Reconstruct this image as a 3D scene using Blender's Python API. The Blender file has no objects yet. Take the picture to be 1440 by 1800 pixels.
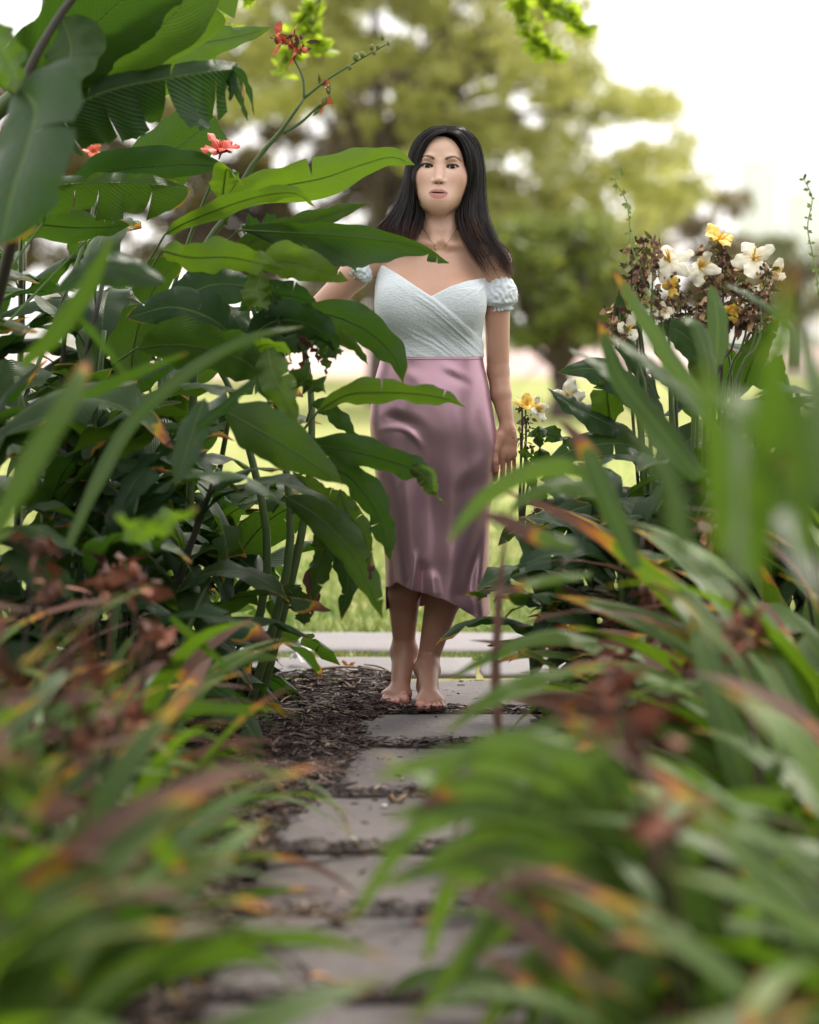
import bpy, bmesh, math, random
import numpy as np
from mathutils import Vector, Matrix, noise

random.seed(7)
RNG = np.random.default_rng(7)
scene = bpy.context.scene
COL = scene.collection
R = math.radians

# ---------------------------------------------------------------- camera
CAM_H = 1.087
FPX = 4095.0                      # focal length in photograph pixels (1440 wide)
PITCH = math.atan(340.0 / FPX)    # horizon about y = 560 of 1800
cam_data = bpy.data.cameras.new("camera")
cam = bpy.data.objects.new("camera", cam_data)
COL.objects.link(cam)
cam.location = (0, 0, CAM_H)
cam.rotation_euler = (math.pi / 2 - PITCH, 0, 0)
cam_data.sensor_fit = 'HORIZONTAL'
cam_data.sensor_width = 24.0
cam_data.lens = 24.0 * FPX / 1440.0
cam_data.clip_start = 0.05
cam_data.clip_end = 2000.0
cam_data.dof.use_dof = True
cam_data.dof.focus_distance = 6.44
cam_data.dof.aperture_fstop = 1.38
cam_data.dof.aperture_blades = 0
scene.camera = cam
scene.render.resolution_x = 819
scene.render.resolution_y = 1024

# ---------------------------------------------------------------- world and sun
SUN_EL, SUN_AZ = R(48), R(28)     # high, behind the woman and a little to the right
world = bpy.data.worlds.new("World")
scene.world = world
world.use_nodes = True
wn = world.node_tree
wn.nodes.clear()
w_out = wn.nodes.new('ShaderNodeOutputWorld')
w_bg = wn.nodes.new('ShaderNodeBackground')
w_sky = wn.nodes.new('ShaderNodeTexSky')
w_sky.sky_type = 'NISHITA'
w_sky.sun_disc = False
w_sky.sun_elevation = SUN_EL
w_sky.sun_rotation = SUN_AZ
w_sky.air_density = 1.0
w_sky.dust_density = 4.0
w_mix = wn.nodes.new('ShaderNodeMix')
w_mix.data_type = 'RGBA'
w_mix.inputs[0].default_value = 0.80                 # thin bright overcast over the blue
w_mix.inputs[7].default_value = (11.3, 11.0, 10.7, 1)
wn.links.new(w_sky.outputs[0], w_mix.inputs[6])
wn.links.new(w_mix.outputs[2], w_bg.inputs[0])
w_bg.inputs[1].default_value = 0.100
wn.links.new(w_bg.outputs[0], w_out.inputs[0])

sun_data = bpy.data.lights.new("sun", 'SUN')
sun_data.energy = 2.5
sun_data.angle = R(12)
sun_data.color = (1.0, 0.93, 0.82)
sun = bpy.data.objects.new("sun", sun_data)
COL.objects.link(sun)
_sd = Vector((math.sin(SUN_AZ) * math.cos(SUN_EL), math.cos(SUN_AZ) * math.cos(SUN_EL), math.sin(SUN_EL)))
sun.rotation_euler = _sd.to_track_quat('Z', 'Y').to_euler()

scene.view_settings.view_transform = 'Standard'
scene.view_settings.look = 'None'
scene.view_settings.exposure = 0.90
scene.view_settings.gamma = 1.0
scene.view_settings.use_curve_mapping = False
scene.render.engine = 'CYCLES'
scene.cycles.max_bounces = 8
scene.cycles.diffuse_bounces = 4
scene.cycles.glossy_bounces = 3
scene.cycles.transmission_bounces = 6
scene.cycles.transparent_max_bounces = 16
scene.cycles.use_denoising = True
scene.cycles.sample_clamp_indirect = 6.0
scene.cycles.caustics_reflective = False
scene.cycles.caustics_refractive = False

# ---------------------------------------------------------------- small helpers
_cp, _sp = math.cos(PITCH), math.sin(PITCH)

def W(px, py, y):
    """world point whose world Y is y and which the camera sees at photograph pixel (px, py)"""
    u = (px - 720.0) / FPX
    v = (900.0 - py) / FPX
    dx, dy, dz = u, _cp + v * _sp, -_sp + v * _cp
    s = y / dy
    return Vector((dx * s, y, CAM_H + dz * s))

def G(px, py, z=0.0):
    """ground point seen at that pixel"""
    u = (px - 720.0) / FPX
    v = (900.0 - py) / FPX
    dy, dz = _cp + v * _sp, -_sp + v * _cp
    s = (z - CAM_H) / dz
    return Vector((u * s, dy * s, z))

def empty(name, loc=(0, 0, 0), rz=0.0):
    o = bpy.data.objects.new(name, None)
    o.location = loc
    o.rotation_euler = (0, 0, rz)
    o.empty_display_size = 0.1
    COL.objects.link(o)
    return o

def tag(o, label=None, cat=None, group=None, kind=None):
    if label: o['label'] = label
    if cat: o['category'] = cat
    if group: o['group'] = group
    if kind: o['kind'] = kind
    return o

def smooth(me, on=True):
    me.polygons.foreach_set('use_smooth', [on] * len(me.polygons))

def mesh_from(name, verts, faces, mat=None, uvs=None, sm=True):
    """uvs: one (u, v) per vertex"""
    me = bpy.data.meshes.new(name)
    me.from_pydata([tuple(v) for v in verts], [], faces)
    if uvs is not None:
        uvl = me.uv_layers.new(name='UVMap')
        li = np.empty(len(me.loops), dtype=np.int32)
        me.loops.foreach_get('vertex_index', li)
        uvl.data.foreach_set('uv', np.asarray(uvs, dtype=np.float32)[li].ravel())
    if mat: me.materials.append(mat)
    if sm: smooth(me)
    me.update()
    return me

def link(name, me, parent=None, loc=None, rot=None):
    o = bpy.data.objects.new(name, me)
    COL.objects.link(o)
    if parent is not None: o.parent = parent
    if loc is not None: o.location = loc
    if rot is not None: o.rotation_euler = rot
    return o

class MB:
    """collects geometry and links it as one mesh"""
    def __init__(self): self.v, self.f, self.uv, self.m = [], [], [], []
    def add(self, verts, faces, uvs=None, mi=0):
        b = len(self.v)
        self.v += [tuple(p) for p in verts]
        self.f += [tuple(i + b for i in f) for f in faces]
        self.uv += list(uvs) if uvs is not None else [(0.5, 0.5)] * len(verts)
        self.m += [mi] * len(faces)
        return self
    def box(self, c, s, mi=0, rz=0.0):
        x, y, z = c; a, b, h = s[0] / 2, s[1] / 2, s[2] / 2
        cr, sr = math.cos(rz), math.sin(rz)
        vs = []
        for dz in (-h, h):
            for dx, dy in ((-a, -b), (a, -b), (a, b), (-a, b)):
                vs.append((x + dx * cr - dy * sr, y + dx * sr + dy * cr, z + dz))
        return self.add(vs, [(0, 3, 2, 1), (4, 5, 6, 7), (0, 1, 5, 4), (1, 2, 6, 5), (2, 3, 7, 6), (3, 0, 4, 7)], None, mi)
    def tube(self, pts, rad, n=6, mi=0, cap=True):
        pts = [Vector(p) for p in pts]
        if not hasattr(rad, '__len__'): rad = [rad] * len(pts)
        vs, fs, uvs = [], [], []
        ref = Vector((0.31, 0.2, 0.93)).normalized()
        t0 = (pts[1] - pts[0]).normalized()
        if abs(t0.dot(ref)) > 0.95: ref = Vector((1, 0, 0))
        s = t0.cross(ref).normalized()
        for i, p in enumerate(pts):
            t = (pts[min(i + 1, len(pts) - 1)] - pts[max(i - 1, 0)])
            if t.length < 1e-9: t = t0.copy()
            t.normalize()
            s = (s - t * s.dot(t)).normalized()
            q = t.cross(s)
            for k in range(n):
                a = 2 * math.pi * k / n
                vs.append(p + (s * math.cos(a) + q * math.sin(a)) * rad[i])
                uvs.append((k / n, i / max(1, len(pts) - 1)))
        for i in range(len(pts) - 1):
            for k in range(n):
                fs.append((i * n + k, i * n + (k + 1) % n, (i + 1) * n + (k + 1) % n, (i + 1) * n + k))
        if cap:
            fs.append(tuple(range(n))[::-1])
            fs.append(tuple((len(pts) - 1) * n + k for k in range(n)))
        return self.add(vs, fs, uvs, mi)
    def mesh(self, name, mats, sm=True):
        me = bpy.data.meshes.new(name)
        me.from_pydata(self.v, [], self.f)
        uvl = me.uv_layers.new(name='UVMap')
        li = np.empty(len(me.loops), dtype=np.int32)
        me.loops.foreach_get('vertex_index', li)
        if len(li): uvl.data.foreach_set('uv', np.asarray(self.uv, dtype=np.float32)[li].ravel())
        if not isinstance(mats, (list, tuple)): mats = [mats]
        for m in mats: me.materials.append(m)
        if len(mats) > 1: me.polygons.foreach_set('material_index', self.m)
        if sm: smooth(me)
        me.update()
        return me
    def build(self, name, mats, parent=None, sm=True, loc=None, rot=None):
        return link(name, self.mesh(name, mats, sm), parent, loc, rot)

def catmull(pts, n):
    """n+1 points along a Catmull-Rom spline through pts (any dimension)"""
    P = np.asarray([list(p) for p in pts], dtype=float)
    if len(P) == 2:
        t = np.linspace(0, 1, n + 1)[:, None]
        return P[0] * (1 - t) + P[1] * t
    P = np.vstack([2 * P[0] - P[1], P, 2 * P[-1] - P[-2]])
    m = len(P) - 3
    out = []
    for i in range(n + 1):
        s = i / n * m
        k = min(int(s), m - 1); t = s - k
        a, b, c, d = P[k], P[k + 1], P[k + 2], P[k + 3]
        out.append(0.5 * ((2 * b) + (-a + c) * t + (2 * a - 5 * b + 4 * c - d) * t * t + (-a + 3 * b - 3 * c + d) * t ** 3))
    return np.array(out)

# ---------------------------------------------------------------- node helpers
def new_mat(name):
    m = bpy.data.materials.new(name)
    m.use_nodes = True
    nt = m.node_tree
    bs = nt.nodes['Principled BSDF']
    return m, nt, bs

class NT:
    """tiny node-building shorthand"""
    def __init__(self, nt): self.nt = nt
    def n(self, typ, **kw):
        nd = self.nt.nodes.new(typ)
        for k, v in kw.items(): setattr(nd, k, v)
        return nd
    def l(self, a, b): self.nt.links.new(a, b)
    def _in(self, sock, v):
        if isinstance(v, bpy.types.NodeSocket): self.l(v, sock)
        else: sock.default_value = v
    def math(self, op, a, b=0.0, c=None, clamp=False):
        nd = self.n('ShaderNodeMath', operation=op); nd.use_clamp = clamp
        self._in(nd.inputs[0], a); self._in(nd.inputs[1], b)
        if c is not None: self._in(nd.inputs[2], c)
        return nd.outputs[0]
    def mix(self, f, a, b, blend='MIX'):
        nd = self.n('ShaderNodeMix', data_type='RGBA', blend_type=blend)
        def c(v): return (v[0], v[1], v[2], 1) if isinstance(v, tuple) else v
        self._in(nd.inputs[0], f); self._in(nd.inputs[6], c(a)); self._in(nd.inputs[7], c(b))
        return nd.outputs[2]
    def ramp(self, f, stops, interp='LINEAR'):
        nd = self.n('ShaderNodeValToRGB')
        nd.color_ramp.interpolation = interp
        el = nd.color_ramp.elements
        while len(el) < len(stops): el.new(0.5)
        for e, (p, c) in zip(el, stops):
            e.position = p
            e.color = (c, c, c, 1) if not isinstance(c, tuple) else (c[0], c[1], c[2], 1)
        self._in(nd.inputs[0], f)
        return nd.outputs[0]
    def noise(self, vec, scale, detail=3.0, rough=0.5, dim='3D', w=None):
        nd = self.n('ShaderNodeTexNoise', noise_dimensions=dim)
        if vec is not None: self.l(vec, nd.inputs['Vector'])
        nd.inputs['Scale'].default_value = scale
        nd.inputs['Detail'].default_value = detail
        nd.inputs['Roughness'].default_value = rough
        if w is not None: self._in(nd.inputs['W'], w)
        return nd.outputs[0]
    def bump(self, h, strength=0.3, dist=0.01, normal=None):
        nd = self.n('ShaderNodeBump')
        nd.inputs['Strength'].default_value = strength
        nd.inputs['Distance'].default_value = dist
        self.l(h, nd.inputs['Height'])
        if normal is not None: self.l(normal, nd.inputs['Normal'])
        return nd.outputs[0]
    def coord(self, which='Object'):
        return self.n('ShaderNodeTexCoord').outputs[which]
    def attr(self, name, typ='GEOMETRY'):
        return self.n('ShaderNodeAttribute', attribute_type=typ, attribute_name=name)
# ================================================================ the woman
# built in her own frame: x to the picture's right, y away from the camera, z up, 1 m = 630 px
P_X, P_Y = 0.0725, 6.6

class Field:
    def __init__(self, X, Y, Z):
        self.X, self.Y, self.Z = [np.asarray(a, dtype=np.float32) for a in (X, Y, Z)]
        self.F = np.full((len(X), len(Y), len(Z)), 0.25, dtype=np.float32)
    def sub(self, lo, hi):
        s = []
        for A, a, b in ((self.X, lo[0], hi[0]), (self.Y, lo[1], hi[1]), (self.Z, lo[2], hi[2])):
            i, j = np.searchsorted(A, a), np.searchsorted(A, b)
            s.append(slice(max(0, i - 1), min(len(A), j + 1)))
        sl = tuple(s)
        return sl, self.X[sl[0]][:, None, None], self.Y[sl[1]][None, :, None], self.Z[sl[2]][None, None, :]
    def op(self, fn, lo, hi, k=0.01, mode='add'):
        pad = k + 0.012
        lo = [a - pad for a in lo]; hi = [a + pad for a in hi]
        sl, x, y, z = self.sub(lo, hi)
        a = self.F[sl]
        if a.size == 0: return
        d = fn(x, y, z)
        if mode == 'add':
            h = np.maximum(k - np.abs(a - d), 0.0) / k
            self.F[sl] = np.minimum(a, d) - h * h * k * 0.25
        else:                                   # smooth subtraction
            d = -d
            h = np.maximum(k - np.abs(a - d), 0.0) / k
            self.F[sl] = np.maximum(a, d) + h * h * k * 0.25
    def sphere(self, c, r, k=0.01, mode='add'):
        self.ell(c, (r, r, r), k, mode)
    def ell(self, c, r, k=0.01, mode='add', M=None):
        """ellipsoid; M = 3x3 rotation (columns: local axes)"""
        m = max(r)
        def fn(x, y, z):
            X, Y, Z = x - c[0], y - c[1], z - c[2]
            if M is not None:
                X, Y, Z = (M[0][0] * X + M[1][0] * Y + M[2][0] * Z, M[0][1] * X + M[1][1] * Y + M[2][1] * Z, M[0][2] * X + M[1][2] * Y + M[2][2] * Z)
            q = np.sqrt((X / r[0]) ** 2 + (Y / r[1]) ** 2 + (Z / r[2]) ** 2)
            g = np.sqrt((X / r[0] ** 2) ** 2 + (Y / r[1] ** 2) ** 2 + (Z / r[2] ** 2) ** 2) + 1e-6
            return (q * (q - 1.0) / g).astype(np.float32)
        self.op(fn, [c[i] - m for i in range(3)], [c[i] + m for i in range(3)], k, mode)
    def cone(self, a, b, ra, rb, k=0.01, mode='add'):
        a = np.array(a, dtype=np.float32); b = np.array(b, dtype=np.float32); ab = b - a; L2 = float(ab @ ab)
        def fn(x, y, z):
            t = np.clip(((x - a[0]) * ab[0] + (y - a[1]) * ab[1] + (z - a[2]) * ab[2]) / L2, 0, 1)
            d = np.sqrt((x - a[0] - ab[0] * t) ** 2 + (y - a[1] - ab[1] * t) ** 2 + (z - a[2] - ab[2] * t) ** 2)
            return (d - (ra + (rb - ra) * t)).astype(np.float32)
        m = max(ra, rb)
        self.op(fn, [min(a[i], b[i]) - m for i in range(3)], [max(a[i], b[i]) + m for i in range(3)], k, mode)
    def loft(self, rows, k=0.02):
        """rows: (z, cx, a, cy, b) elliptical sections"""
        T = np.array(rows, dtype=np.float32)
        T = T[np.argsort(T[:, 0])]
        def fn(x, y, z):
            zz = z.ravel()
            P = [np.interp(zz, T[:, 0], T[:, i]).astype(np.float32)[None, None, :] for i in range(1, 5)]
            q = np.sqrt(((x - P[0]) / P[1]) ** 2 + ((y - P[2]) / P[3]) ** 2)
            d = (q - 1) * np.minimum(P[1], P[3])
            out = np.maximum(T[0, 0] - z, z - T[-1, 0])
            return np.maximum(d, out).astype(np.float32)
        m = max(T[:, 2].max(), T[:, 4].max()) + 0.03
        self.op(fn, [T[:, 1].min() - m, T[:, 3].min() - m, T[0, 0]], [T[:, 1].max() + m, T[:, 3].max() + m, T[-1, 0]], k)
    def sample(self, P):
        """trilinear value at points P (n, 3)"""
        idx, fr = [], []
        for i, A in enumerate((self.X, self.Y, self.Z)):
            p = np.clip(P[:, i], A[0], A[-1] - 1e-6)
            k = np.clip(np.searchsorted(A, p, side='right') - 1, 0, len(A) - 2)
            idx.append(k); fr.append((p - A[k]) / (A[k + 1] - A[k]))
        v = 0
        for dx in (0, 1):
            for dy in (0, 1):
                for dz in (0, 1):
                    w = (fr[0] if dx else 1 - fr[0]) * (fr[1] if dy else 1 - fr[1]) * (fr[2] if dz else 1 - fr[2])
                    v = v + w * self.F[idx[0] + dx, idx[1] + dy, idx[2] + dz]
        return v
    def grad(self, P, e=0.002):
        g = np.zeros_like(P)
        for i in range(3):
            d = np.zeros(3); d[i] = e
            g[:, i] = self.sample(P + d) - self.sample(P - d)
        return g / (np.linalg.norm(g, axis=1, keepdims=True) + 1e-9)
    def polygonise(self, F=None):
        """surface nets on the (possibly uneven) grid -> verts (n,3), quads (m,4)"""
        F = self.F if F is None else F
        S = F < 0
        nx, ny, nz = F.shape
        c = S[:-1, :-1, :-1].astype(np.int8)
        cnt = np.zeros((nx - 1, ny - 1, nz - 1), dtype=np.int8)
        for dx in (0, 1):
            for dy in (0, 1):
                for dz in (0, 1):
                    cnt += S[dx:nx - 1 + dx, dy:ny - 1 + dy, dz:nz - 1 + dz]
        act = (cnt > 0) & (cnt < 8)
        ci = np.argwhere(act)
        ids = np.full(act.shape, -1, dtype=np.int64)
        ids[act] = np.arange(len(ci))
        acc = np.zeros((len(ci), 3)); n = np.zeros(len(ci))
        I, J, K = ci.T
        for ax in range(3):
            o1, o2 = [a for a in range(3) if a != ax]
            for u in (0, 1):
                for v in (0, 1):
                    a = [I.copy(), J.copy(), K.copy()]
                    a[o1] = a[o1] + u; a[o2] = a[o2] + v
                    b = [q.copy() for q in a]; b[ax] = b[ax] + 1
                    fa, fb = F[tuple(a)], F[tuple(b)]
                    m = (fa < 0) != (fb < 0)
                    t = np.where(m, fa / np.where(m, fa - fb, 1), 0)
                    p = np.stack(a, 1).astype(float); p[:, ax] += t
                    acc[m] += p[m]; n[m] += 1
        p = acc / n[:, None]
        V = np.stack([np.interp(p[:, i], np.arange(len(A)), A) for i, A in enumerate((self.X, self.Y, self.Z))], 1)
        quads = []
        for ax in range(3):
            o1, o2 = [(1, 2), (2, 0), (0, 1)][ax]
            sa = [slice(0, -1) if q == ax else slice(1, -1) for q in range(3)]
            sb = [slice(1, None) if q == ax else slice(1, -1) for q in range(3)]
            A_, B_ = S[tuple(sa)], S[tuple(sb)]
            e = np.argwhere(A_ != B_)
            if not len(e): continue
            flip = A_[A_ != B_]
            for q in range(3):
                if q != ax: e[:, q] += 1
            def cell(d1, d2):
                t = e.copy(); t[:, o1] -= d1; t[:, o2] -= d2
                return ids[t[:, 0], t[:, 1], t[:, 2]]
            Q = np.stack([cell(1, 1), cell(0, 1), cell(0, 0), cell(1, 0)], 1)
            Q[~flip] = Q[~flip][:, ::-1]
            quads.append(Q)
        Q = np.concatenate(quads)
        return V, Q[(Q >= 0).all(1)]

def np_mesh(name, V, Q, mat, normals=None):
    me = bpy.data.meshes.new(name)
    me.vertices.add(len(V)); me.vertices.foreach_set('co', V.astype(np.float32).ravel())
    k = Q.shape[1]
    me.loops.add(len(Q) * k); me.loops.foreach_set('vertex_index', Q.astype(np.int32).ravel())
    me.polygons.add(len(Q)); me.polygons.foreach_set('loop_start', np.arange(0, len(Q) * k, k, dtype=np.int32))
    me.update(calc_edges=True)
    me.validate()
    smooth(me)
    if mat: me.materials.append(mat)
    if normals is not None: me.normals_split_custom_set_from_vertices(normals.astype(np.float32))
    return me

def axis(*segs):
    """segs: (end, step) after a start value -> uneven axis"""
    out = [segs[0]]
    for end, st in segs[1:]:
        n = max(1, int(round((end - out[-1]) / st)))
        out += list(np.linspace(out[-1], end, n + 1)[1:])
    return out

def px(x): return (x - 765) / 630.0
def pz(y): return (1240 - y) / 630.0

# ---- head frame
HC = np.array([0.0165, 0.0, 1.4955])
YAW, ROLL, HPITCH = R(-4.0), R(2.2), R(-3.0)
Mh = (Matrix.Rotation(YAW, 3, 'Z') @ Matrix.Rotation(ROLL, 3, 'Y') @ Matrix.Rotation(HPITCH, 3, 'X'))
MhN = np.array(Mh)                         # local -> body
def H(p):
    return tuple(HC + MhN @ np.array(p, dtype=float))
def to_head(V):
    return (V - HC) @ MhN

def build_body_field():
    X = axis(-0.57, (-0.075, 0.0035), (0.105, 0.0013), (0.29, 0.0030))
    Y = axis(-0.26, (-0.135, 0.004), (-0.03, 0.0018), (0.16, 0.004))
    Z = axis(-0.004, (0.10, 0.0022), (0.60, 0.005), (0.80, 0.0030), (1.36, 0.0038), (1.565, 0.0013), (1.63, 0.003))
    f = Field(X, Y, Z)
    # torso
    f.loft([(0.62, -0.01, .155, .01, .105), (0.72, -0.006, .170, .01, .115), (0.80, -0.006, .168, .012, .112), (0.88, -.008, .150, .01, .100),
            (0.965, -.010, .126, .0, .084), (1.03, -.012, .130, .0, .086), (1.12, -.014, .142, .0, .094), (1.19, -.012, .147, .006, .092),
            (1.245, -.006, .148, .014, .076), (1.285, .004, .120, .018, .058), (1.31, .010, .085, .02, .048)], k=0.03)
    for s in (-1, 1):
        f.ell((s * .066 - .008, -.078, 1.125), (.066, .050, .062), k=.05)
    f.cone((.014, .022, 1.345), (-.150, .02, 1.292), .040, .040, k=.05)
    f.cone((.014, .022, 1.345), (.150, .02, 1.262), .040, .038, k=.05)
    f.cone((.012, .018, 1.28), (.018, .012, 1.43), .050, .0475, k=.03)          # neck
    for s in (-1, 1):                                                         # collar bones, neck cords
        zs = 1.296 if s < 0 else 1.272
        f.cone((.014 + s * .018, -.052, 1.286), (.014 + s * .125, -.022, zs + .012), .0065, .008, k=.022)
        f.cone((.014 + s * .012, -.044, 1.285), (.018 + s * .042, -.006, 1.40), .008, .010, k=.022)
    f.sphere((.014, -.060, 1.280), .009, k=.02, mode='sub')
    # arm on the picture's right, hanging
    sh, el, wr = (.168, .018, 1.235), (px(876), .022, pz(652)), (px(892.5), -.012, pz(752))
    f.cone(sh, (.172, .02, 1.16), .045, .038, k=.03)
    f.cone((.172, .02, 1.16), el, .0375, .0310, k=.008)
    f.cone(el, (px(881), .008, pz(692)), .0305, .0290, k=.010)
    f.cone((px(881), .008, pz(692)), wr, .0285, .0195, k=.008)
    # hand, back towards the camera
    hx, hz = px(889), pz(782)
    f.ell((px(890), -.022, pz(775)), (.032, .015, .046), k=.018)
    f.ell((px(888), -.026, pz(798)), (.034, .013, .020), k=.014)
    base = [(px(875), -.028, pz(797)), (px(884.5), -.032, pz(803)), (px(894), -.030, pz(803)), (px(903), -.024, pz(798))]
    ln = [(.040, .027, .019), (.043, .030, .020), (.040, .028, .019), (.033, .022, .017)]
    for i, b in enumerate(base):
        d = [(-.08, -.18), (-.03, -.05), (0.02, .12), (.06, .30)][i]
        p = np.array(b); r = [.0076, .0079, .0076, .0067][i]
        a = .10 + .10 * i
        for L in ln[i]:
            q = p + L * np.array([d[0], math.sin(a + d[1]) * 1.0, -math.cos(a)])
            f.cone(tuple(p), tuple(q), r, r * .92, k=.003)
            p, r, a = q, r * .92, a + .38
    t0 = (px(876), -.030, pz(768)); t1 = (px(869.5), -.042, pz(788)); t2 = (px(869), -.050, pz(810)); t3 = (px(871), -.048, pz(826))
    f.cone(t0, t1, .0145, .0115, k=.014); f.cone(t1, t2, .0112, .0098, k=.006); f.cone(t2, t3, .0095, .0080, k=.005)
    # arm on the picture's left, raised towards the leaves
    s2, e2, w2 = (-.168, .022, 1.262), (px(552), .03, pz(552)), (px(480), .0, pz(592))
    f.cone(s2, (px(622), .024, pz(482)), .044, .042, k=.03)
    f.cone((px(622), .024, pz(482)), e2, .041, .035, k=.008)
    f.cone(e2, w2, .034, .020, k=.02)
    pc = np.array(w2) + np.array([-.045, -.012, -.006])
    f.ell(tuple(pc), (.046, .022, .034), k=.018)
    for i in range(4):
        p = pc + np.array([-.038, -.012 - .002 * i, .026 - .017 * i]); a = .35; r = .0088
        for L in (.036, .026, .018):
            q = p + L * np.array([-math.cos(a), -math.sin(a), -.08 * i + .05])
            f.cone(tuple(p), tuple(q), r, r * .9, k=.006); p, r, a = q, r * .9, a + .7
    p = pc + np.array([.008, -.014, .028])
    f.cone(tuple(p), (p[0] - .028, p[1] - .018, p[2] + .026), .0125, .0105, k=.012)
    f.cone((p[0] - .028, p[1] - .018, p[2] + .026), (p[0] - .055, p[1] - .03, p[2] + .03), .0102, .0085, k=.005)
    # legs
    kneeL, ankL = (px(718), -.020, pz(965)), (px(710), .050, pz(1152))
    f.cone((px(722), .0, pz(800)), kneeL, .076, .050, k=.03)
    f.cone(kneeL, (px(710), .010, pz(1045)), .050, .049, k=.01)
    f.cone((px(710), .018, pz(1045)), ankL, .0480, .0285, k=.01)
    kneeR, ankR = (px(790), -.03, pz(970)), (px(752), .0, pz(1172))
    f.cone((px(800), .0, pz(800)), kneeR, .082, .058, k=.03)
    f.cone(kneeR, (px(780), -.005, pz(1055)), .054, .052, k=.01)
    f.cone((px(780), .0, pz(1055)), ankR, .0505, .0285, k=.01)
    # left foot on tiptoe: heel high behind, ball and toes on the ground
    f.cone((px(710), .050, pz(1150)), (px(711), .085, .105), .0275, .028, k=.02)         # heel
    f.sphere((px(724), .048, pz(1154)), .0115, k=.02); f.sphere((px(698), .048, pz(1158)), .011, k=.02)
    f.cone((px(710), .045, .125), (px(703), -.030, .040), .034, .026, k=.025)
    f.cone((px(711), .085, .095), (px(705), -.010, .025), .024, .022, k=.02)
    f.ell((px(697), -.045, .022), (.044, .034, .0225), k=.02)
    toesL = [(px(710.5), .0150, .034), (px(698.5), .0102, .032), (px(690), .0096, .028), (px(681.5), .0092, .023), (px(674), .0088, .017)]
    for (tx, r, L) in toesL:
        o = (tx - px(695)) * .20
        f.cone((tx - o, -.062, .021), (tx + o * .2, -.070 - L, r * .98), r * .95, r, k=.0035)
    # right foot flat
    yy = -.02
    f.cone((px(752), yy + .005, .10), (px(752), yy + .040, .036), .028, .031, k=.02)      # heel
    f.sphere((px(739), yy + .0, .090), .0115, k=.02); f.sphere((px(765), yy + .0, .082), .011, k=.02)
    f.cone((px(752), yy - .015, .092), (px(754), yy - .115, .034), .031, .022, k=.025)
    f.cone((px(752), yy + .02, .03), (px(754), yy - .10, .024), .026, .023, k=.02)
    f.ell((px(755), yy - .125, .021), (.043, .036, .0205), k=.02)
    toesR = [(px(738.5), .0150, .036), (px(751.5), .0102, .036), (px(760.5), .0096, .031), (px(769), .0092, .024), (px(777), .0088, .016)]
    for (tx, r, L) in toesR:
        o = (tx - px(755)) * .15
        f.cone((tx - o, yy - .140, .020), (tx + o * .2, yy - .150 - L, r * .98), r * .95, r, k=.0035)
    nails = [(t[0], -.070 - t[2] - t[1] * .55, t[1] * 1.7, t[1] * .62) for t in toesL] + \
            [(t[0], yy - .150 - t[2] - t[1] * .55, t[1] * 1.7, t[1] * .62) for t in toesR]
    # ---- head
    E = lambda c, r, k, mode='add': f.ell(H(c), r, k, mode, MhN)
    E((0, .022, .020), (.0740, .088, .086), .02)
    E((0, -.022, -.027), (.0675, .062, .079), .03)
    E((0, -.030, .045), (.0600, .052, .048), .03)
    for s in (-1, 1):
        E((s * .040, -.044, -.030), (.0270, .030, .028), .045)
        f.cone(H((s * .0515, .006, -.056)), H((s * .013, -.061, -.096)), .0195, .0180, k=.04)
        f.cone(H((s * .066, .015, -.01)), H((s * .0515, .006, -.056)), .014, .017, k=.03)
        E((s * .027, -.0740, .0245), (.018, .010, .0070), .016)               # brow ridge
    E((0, -.069, -.0965), (.021, .018, .018), .025)
    E((0, -.066, -.080), (.036, .018, .028), .045)                              # muzzle
    for s in (-1, 1):
        E((s * .0345, -.0905, .0025), (.0190, .0118, .0100), .012, 'sub')      # eye hollow
    f.cone(H((0, -.0785, .012)), H((0, -.0935, -.031)), .0066, .0082, k=.014)  # nose
    E((0, -.0975, -.0385), (.0098, .0095, .0085), .007)
    for s in (-1, 1):
        E((s * .0128, -.0860, -.0405), (.0070, .0095, .0070), .006)
        E((s * .0062, -.0955, -.0468), (.0032, .0050, .0030), .0025, 'sub')    # nostril
        f.sphere(H((s * .0345, -.0660, .0)), .0155, k=.006)                     # lids over the eyeball
    # lips, a little open
    for s in (-1, 1):
        E((s * .0080, -.0865, -.0680), (.0140, .0072, .0052), .006)
    E((0, -.0870, -.0815), (.0165, .0078, .0078), .007)
    f.cone(H((-.022, -.0880, -.0738)), H((.022, -.0880, -.0738)), .0006, .0006, k=.003, mode='sub')
    E((0, -.0940, -.0738), (.0170, .0085, .0018), .0015, 'sub')
    # lid slits (an almond through which the eyeball shows)
    for s in (-1, 1):
        def slit(x, y, z, s=s):
            X, Y, Z = x - HC[0], y - HC[1], z - HC[2]
            M = MhN
            lx = M[0][0] * X + M[1][0] * Y + M[2][0] * Z
            ly = M[0][1] * X + M[1][1] * Y + M[2][1] * Z
            lz = M[0][2] * X + M[1][2] * Y + M[2][2] * Z
            t = (lx * s - .0345) / .0163                    # -1 inner corner .. 1 outer
            h = np.clip(1 - t * t, 0, None)
            mid = .0012 * t
            up = mid + .0062 * np.sqrt(h) ; lo = mid - .0043 * h
            d = np.maximum(lz - up, lo - lz)
            d = np.maximum(d, (np.abs(t) - 1) * .0163)
            return np.maximum(d, ly + .0690).astype(np.float32)
        c = H((s * .0345, -.085, 0))
        f.op(slit, [c[0] - .02, c[1] - .02, c[2] - .01], [c[0] + .02, c[1] + .02, c[2] + .01], k=.0010, mode='sub')
    return f, nails

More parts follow.
